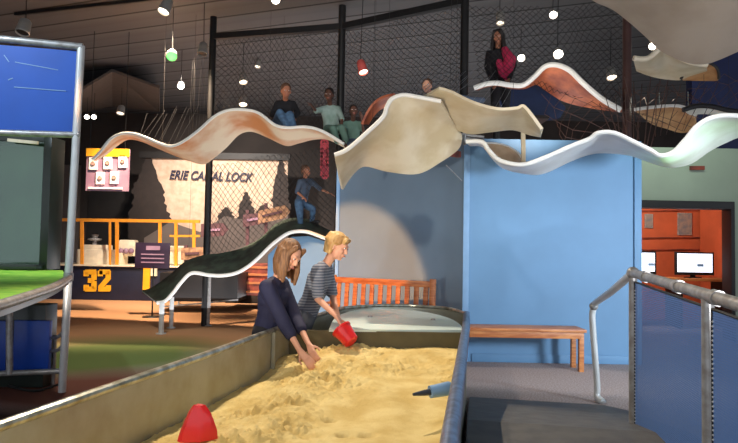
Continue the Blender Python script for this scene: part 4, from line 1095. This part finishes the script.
sandp = P(317, 371, Y=4.36)
person('girl with brown hair in navy top leaning over the table digging in the sand', J, (.72, -.46, -.46), (.45, 0, .9), 'skin', 'hair_brown', 'navy_cloth', 'black_cloth', s=1.0, fit=.022, hair='bob', vox=.0065, sleeve=1.42, hscale=1.10,
       hands=dict(L=(P(318, 368, Y=4.5) - J['wL'], V((.5, -.3, -.7)), .7), R=(sandp - J['wR'], V((.5, .2, -.7)), .7)))
# --- boy in striped shirt with red bucket
J = dict(head=P(337.5, 246.5, Y=5.30), neck=P(326.5, 264, Y=5.38), chest=P(320, 279, Y=5.40), waist=P(313, 298, Y=5.42), pelvis=P(305, 314, Y=5.45))
pv = J['pelvis']
hb = P(341.5, 324.5, Y=4.97)
J.update(sL=P(326, 268, Y=5.54), sR=P(318, 271, Y=5.26), eL=P(333, 297, Y=5.42), eR=P(318, 299, Y=5.14), wL=P(338, 317, Y=5.16), wR=P(336, 316, Y=5.0))
J.update(hL=V((pv.x, pv.y + .09, pv.z - .02)), hR=V((pv.x, pv.y - .09, pv.z - .02)), kL=V((pv.x - .10, pv.y + .12, .38)), kR=V((pv.x - .08, pv.y - .06, .38)),
         aL=V((pv.x - .2, pv.y + .12, .07)), aR=V((pv.x - .18, pv.y - .06, .07)), tL=V((pv.x - .06, pv.y + .12, .04)), tR=V((pv.x - .04, pv.y - .08, .04)))
person('blond boy in grey striped shirt bending over the table holding a red bucket', J, (.86, -.30, -.30), (.3, 0, .95), 'skin', 'hair_blond', 'striped', 'grey_cloth', s=1.0, fit=.02, hair='mop', vox=.0065, sleeve=.85, hscale=1.08,
       hands=dict(L=(V((.35, -.4, -.6)), V((.6, -.4, .2)), 1.0), R=(V((.5, -.35, -.7)), V((.5, -.1, .3)), 1.0)))
bc = P(346.5, 335.5, Y=4.84)
bk = thing('bucket', bc - V((0, 0, .07)), 'round red toy bucket held by the boy over the sand', 'bucket')
ax = V((.55, -.35, -.6)).normalized()
MB().rings([(0, .075), (.05, .075), (.062, .065), (.078, -.06), (.086, -.062), (.086, -.074), (.076, -.074), (.060, .055), (0, .06)], bc, ax, 24).build('shell', 'red_plastic', bk)
rr = bc - ax * .07; sdv = ax.cross(V((0, 0, 1))).normalized(); upv = (hb - rr).normalized()
MB().tube(crom([rr + sdv * .082, rr + sdv * .06 + upv * .05, rr + upv * .075, rr - sdv * .06 + upv * .05, rr - sdv * .082], 4), .005, 6).build('handle', 'red_plastic', bk)

# --- children in the climber
def rel(o, Y, s, pts):   # pts in pixel offsets
    return {k: P(o[0] + v[0], o[1] + v[1], Y=Y + (v[2] if len(v) > 2 else 0)) for k, v in pts.items()}
sit = dict(head=(0, 0, -.1), neck=(-.5, 10, 0), chest=(-2, 17, .02), waist=(-4, 26, .05), pelvis=(-5, 32, .05),
           sL=(7, 13, .02), sR=(-8, 13, .0), eL=(12, 22, -.1), eR=(-14, 24, -.1), wL=(8, 27, -.28), wR=(-6, 24, -.3),
           hL=(0, 33, -.0), hR=(-9, 33, 0), kL=(4, 24, -.40), kR=(-6, 22, -.42), aL=(8, 38, -.5), aR=(2, 37, -.52))
person('boy in black top and blue jeans sitting hunched on the left cream wave', rel((286, 91), 9.55, 1, sit), (.35, -.9, -.2), (0, 0, 1), 'skin_mid', 'hair_short', 'black_cloth', 'jeans', s=1.0, vox=.014, sleeve=1.9)
sit2 = dict(head=(0, 0, -.1), neck=(1, 10, 0), chest=(1, 17, .02), waist=(2, 27, .05), pelvis=(3, 34, .05),
            sL=(9, 14, .02), sR=(-6, 14, .0), eL=(13, 24, -.1), eR=(-13, 16, -.15), wL=(12, 33, -.28), wR=(-17, 11, -.3),
            hL=(7, 35, -.0), hR=(-1, 35, 0), kL=(13, 33, -.35), kR=(4, 34, -.36), aL=(17, 46, -.4), aR=(8, 46, -.42))
person('child in pale teal top reaching left, between the boy in black and second post', rel((329, 95), 9.4, 1, sit2), (-.1, -1, -.1), (0, 0, 1), 'skin_dark', 'hair_dark', 'teal_cloth', 'teal_shirt', s=.92, vox=.014, sleeve=1.0)
sit3 = dict(head=(0, 0, -.1), neck=(-.5, 10, 0), chest=(-1, 17, .02), waist=(-1, 26, .05), pelvis=(-1, 31, .05),
            sL=(6, 13, .02), sR=(-8, 13, .0), eL=(10, 20, -.1), eR=(-11, 23, -.15), wL=(8, 8, -.2), wR=(-9, 32, -.3),
            hL=(3, 33, -.0), hR=(-4, 33, 0), kL=(6, 33, -.35), kR=(-3, 34, -.36), aL=(8, 42, -.4), aR=(-1, 42, -.42))
person('dark haired child in green shirt just right of the second black post', rel((353.5, 111), 9.25, 1, sit3), (.1, -1, .05), (0, 0, 1), 'skin_dark', 'hair_dark', 'teal_shirt', 'slate_cloth', s=.82, vox=.014, sleeve=.8)
prone = dict(head=(0, 0, 0), neck=(5, 8, .1), chest=(11, 11, .25), waist=(20, 14, .45), pelvis=(26, 15, .6),
             sL=(12, 7, .15), sR=(-1, 13, .15), eL=(14, 16, -.1), eR=(-4, 17, -.05), wL=(4, 16, -.2), wR=(3, 17, -.2),
             hL=(30, 13, .65), hR=(24, 17, .65), kL=(44, 14, 1.0), kR=(38, 18, 1.0), aL=(56, 14, 1.3), aR=(50, 18, 1.3))
person('child in lilac top lying behind the cream wave crest, face peering out', rel((427, 86), 7.0, 1, prone), (-.3, -.95, -.05), (0, 0, 1), 'skin', 'hair_short', 'lilac_cloth', 'slate_cloth', s=.72, vox=.013, sleeve=1.9)
stand = dict(head=(0, 0, 0), neck=(0, 12, .05), chest=(1, 22, .05), waist=(2, 36, .05), pelvis=(3, 46, .05),
             sL=(9, 16, .0), sR=(-9, 17, .05), eL=(16, 28, -.1), eR=(-11, 30, -.2), wL=(11, 42, -.25), wR=(-6, 44, -.3),
             hL=(8, 48, .05), hR=(-2, 48, .05), kL=(8, 66, -.2), kR=(-3, 66, -.2), aL=(8, 82, .1), aR=(-4, 82, .1))
pk = person('person with long dark hair in pink coat high in the climber at right', rel((498, 37), 9.3, 1, stand), (-.35, -.9, -.25), (0, 0, 1), 'skin_mid', 'hair_dark', 'black_cloth', 'black_cloth', s=1.0, vox=.014, sleeve=1.9, hair='long')
cm = MB(); cm.cap(P(505, 50, Y=9.22), .06, P(510, 60, Y=9.15), .10).cap(P(510, 60, Y=9.15), .10, P(507, 76, Y=9.12), .07).cap(P(499, 62, Y=9.12), .05, P(502, 74, Y=9.1), .05)
cm.build('pink_coat', 'pink_cloth', pk, voxel=.014)
pf = P(499, 122.5, Y=9.3)
tag(MB().box((pf.x, pf.y, pf.z), (1.3, .9, .05)).tube([V((pf.x, pf.y + .2, 0)), V((pf.x, pf.y + .2, pf.z))], .06, 12).build('climber_platform', 'black_metal'), 'dark platform under the person in pink coat', 'platform')
climb = dict(head=(0, 0, 0), neck=(-1, 8, .03), chest=(-1, 14, .05), waist=(-3, 24, .05), pelvis=(-5, 31, .05),
             sL=(5, 10, .15), sR=(-6, 11, -.1), eL=(14, 18, .1), eR=(-9, 21, -.15), wL=(23, 22, .05), wR=(-3, 26, -.3),
             hL=(-2, 33, .1), hR=(-7, 33, -.05), kL=(7, 38, .0), kR=(-6, 45, -.15), aL=(6, 50, .1), aR=(-5, 58, -.0), tL=(12, 51, .05), tR=(2, 60, -.05))
person('child in jeans climbing above the low wave, arm stretched right', rel((306, 171), 9.85, 1, climb), (.7, -.65, .1), (0, 0, 1), 'skin_mid', 'hair_short', 'slate_cloth', 'jeans', s=.82, vox=.014, sleeve=1.1)

# ------------------------------------------------------------------ light
def spot(loc, tgt, power, col, size=60, blend=.6, soft=.08):
    l = bpy.data.lights.new('spot', 'SPOT'); l.energy = power; l.color = col; l.spot_size = math.radians(size); l.spot_blend = blend; l.shadow_soft_size = soft
    o = bpy.data.objects.new('spot_light', l); C.objects.link(o); o.location = loc
    o.rotation_euler = (Vector(tgt) - Vector(loc)).to_track_quat('-Z', 'Y').to_euler(); return o
def area(loc, tgt, power, col, sx, sy):
    l = bpy.data.lights.new('area', 'AREA'); l.energy = power; l.color = col; l.shape = 'RECTANGLE'; l.size = sx; l.size_y = sy
    o = bpy.data.objects.new('window_light', l); C.objects.link(o); o.location = loc  # plain area light, no window stands behind it
    o.rotation_euler = (Vector(tgt) - Vector(loc)).to_track_quat('-Z', 'Y').to_euler(); return o
WARM = (1.0, .74, .46); HAL = (1.0, .84, .66); COOL = (.74, .88, 1.0)
spot((-.9, 6.6, 4.7), (-.25, 3.4, .5), 800, HAL, 60, .7, .05)            # over the sand
spot((-2.2, 1.6, 4.6), (-.2, 3.6, .5), 300, HAL, 70, .6, .04)
spot((-3.2, 3.6, 3.9), (-.75, 8.0, .93), 2500, (1, .47, .18), 27, .22, .05)      # warm onto angled wall and bench
spot((5.2, 2.6, 1.7), (2.3, 7.4, 1.05), 900, COOL, 50, .5, .4)      # daylight from the right
spot((2.4, 4.4, 4.9), (2.0, 6.0, 0), 240, (1, .95, .93), 60)
area((4.5, 8.3, 3.6), (4.6, 9.5, 1.5), 18, (.85, 1.0, .85), 1.5, .6)  # area light facing the pale wall
spot((-3.5, 11.5, 4.9), (-4.0, 15.5, .8), 1300, (1, .88, .74), 80)       # engine and mural
spot((-4.0, 13.4, 5.0), (-4.2, 16.6, 2.8), 800, (1, .92, .84), 90)
spot((-3.4, 9.6, 5.0), (-3.6, 11.2, 0), 2400, (1, .76, .52), 85)
spot((-3.0, 6.5, 5.0), (-3.2, 7.6, 0), 380, (1, .95, .8), 60)
spot((-4.2, 3.2, 4.6), (-3.6, 5.6, 2.6), 300, COOL, 60)       # display case
spot((4.4, 10.2, 2.8), (5.0, 12.2, 1.6), 260, (1, .85, .7), 120)  # alcove
spot((2.9, 5.4, 1.9), P(692, 146, Y=6.0), 16, (.3, 1.0, .25), 70)  # green wash on white wave
spot((-1.0, 4.5, 4.2), (-.9, 9.4, 3.6), 170, (1, .95, .9), 45)   # climber
spot((-1.9, 1.0, 1.0), (-.3, 6.3, 2.6), 460, (1, .88, .72), 46, .6)    # added upward spots without fixtures, they brighten the wave undersides
spot((1.9, .8, 1.1), (2.0, 6.4, 3.0), 190, (.97, .97, 1), 50, .6)  # added upward spot, right hand waves
spot((-2.6, 3.6, .9), (-2.4, 9.2, 3.2), 240, (1, .88, .74), 60, .6)  # added upward spot, left hand wave
spot((2.0, 6.5, 2.7), (2.0, 8.5, 3.9), 60, (1, .9, .8), 90, .6)
l_ = bpy.data.lights.new('point', 'POINT'); l_.energy = 0.3; l_.color = (.2, 1, .3); l_.shadow_soft_size = .05; lo_ = bpy.data.objects.new('lamp_glow', l_); C.objects.link(lo_); lo_.location = P(170, 50, Y=9.5)
area((0, 12, .3), (0, 12, 5), 300, (.95, .97, 1), 8, 8)          # added upward area light near the floor, brightens the ceiling
w = bpy.data.worlds.new('world'); SC.world = w; w.use_nodes = True
w.node_tree.nodes['Background'].inputs[0].default_value = (.84, .9, 1, 1); w.node_tree.nodes['Background'].inputs[1].default_value = .9
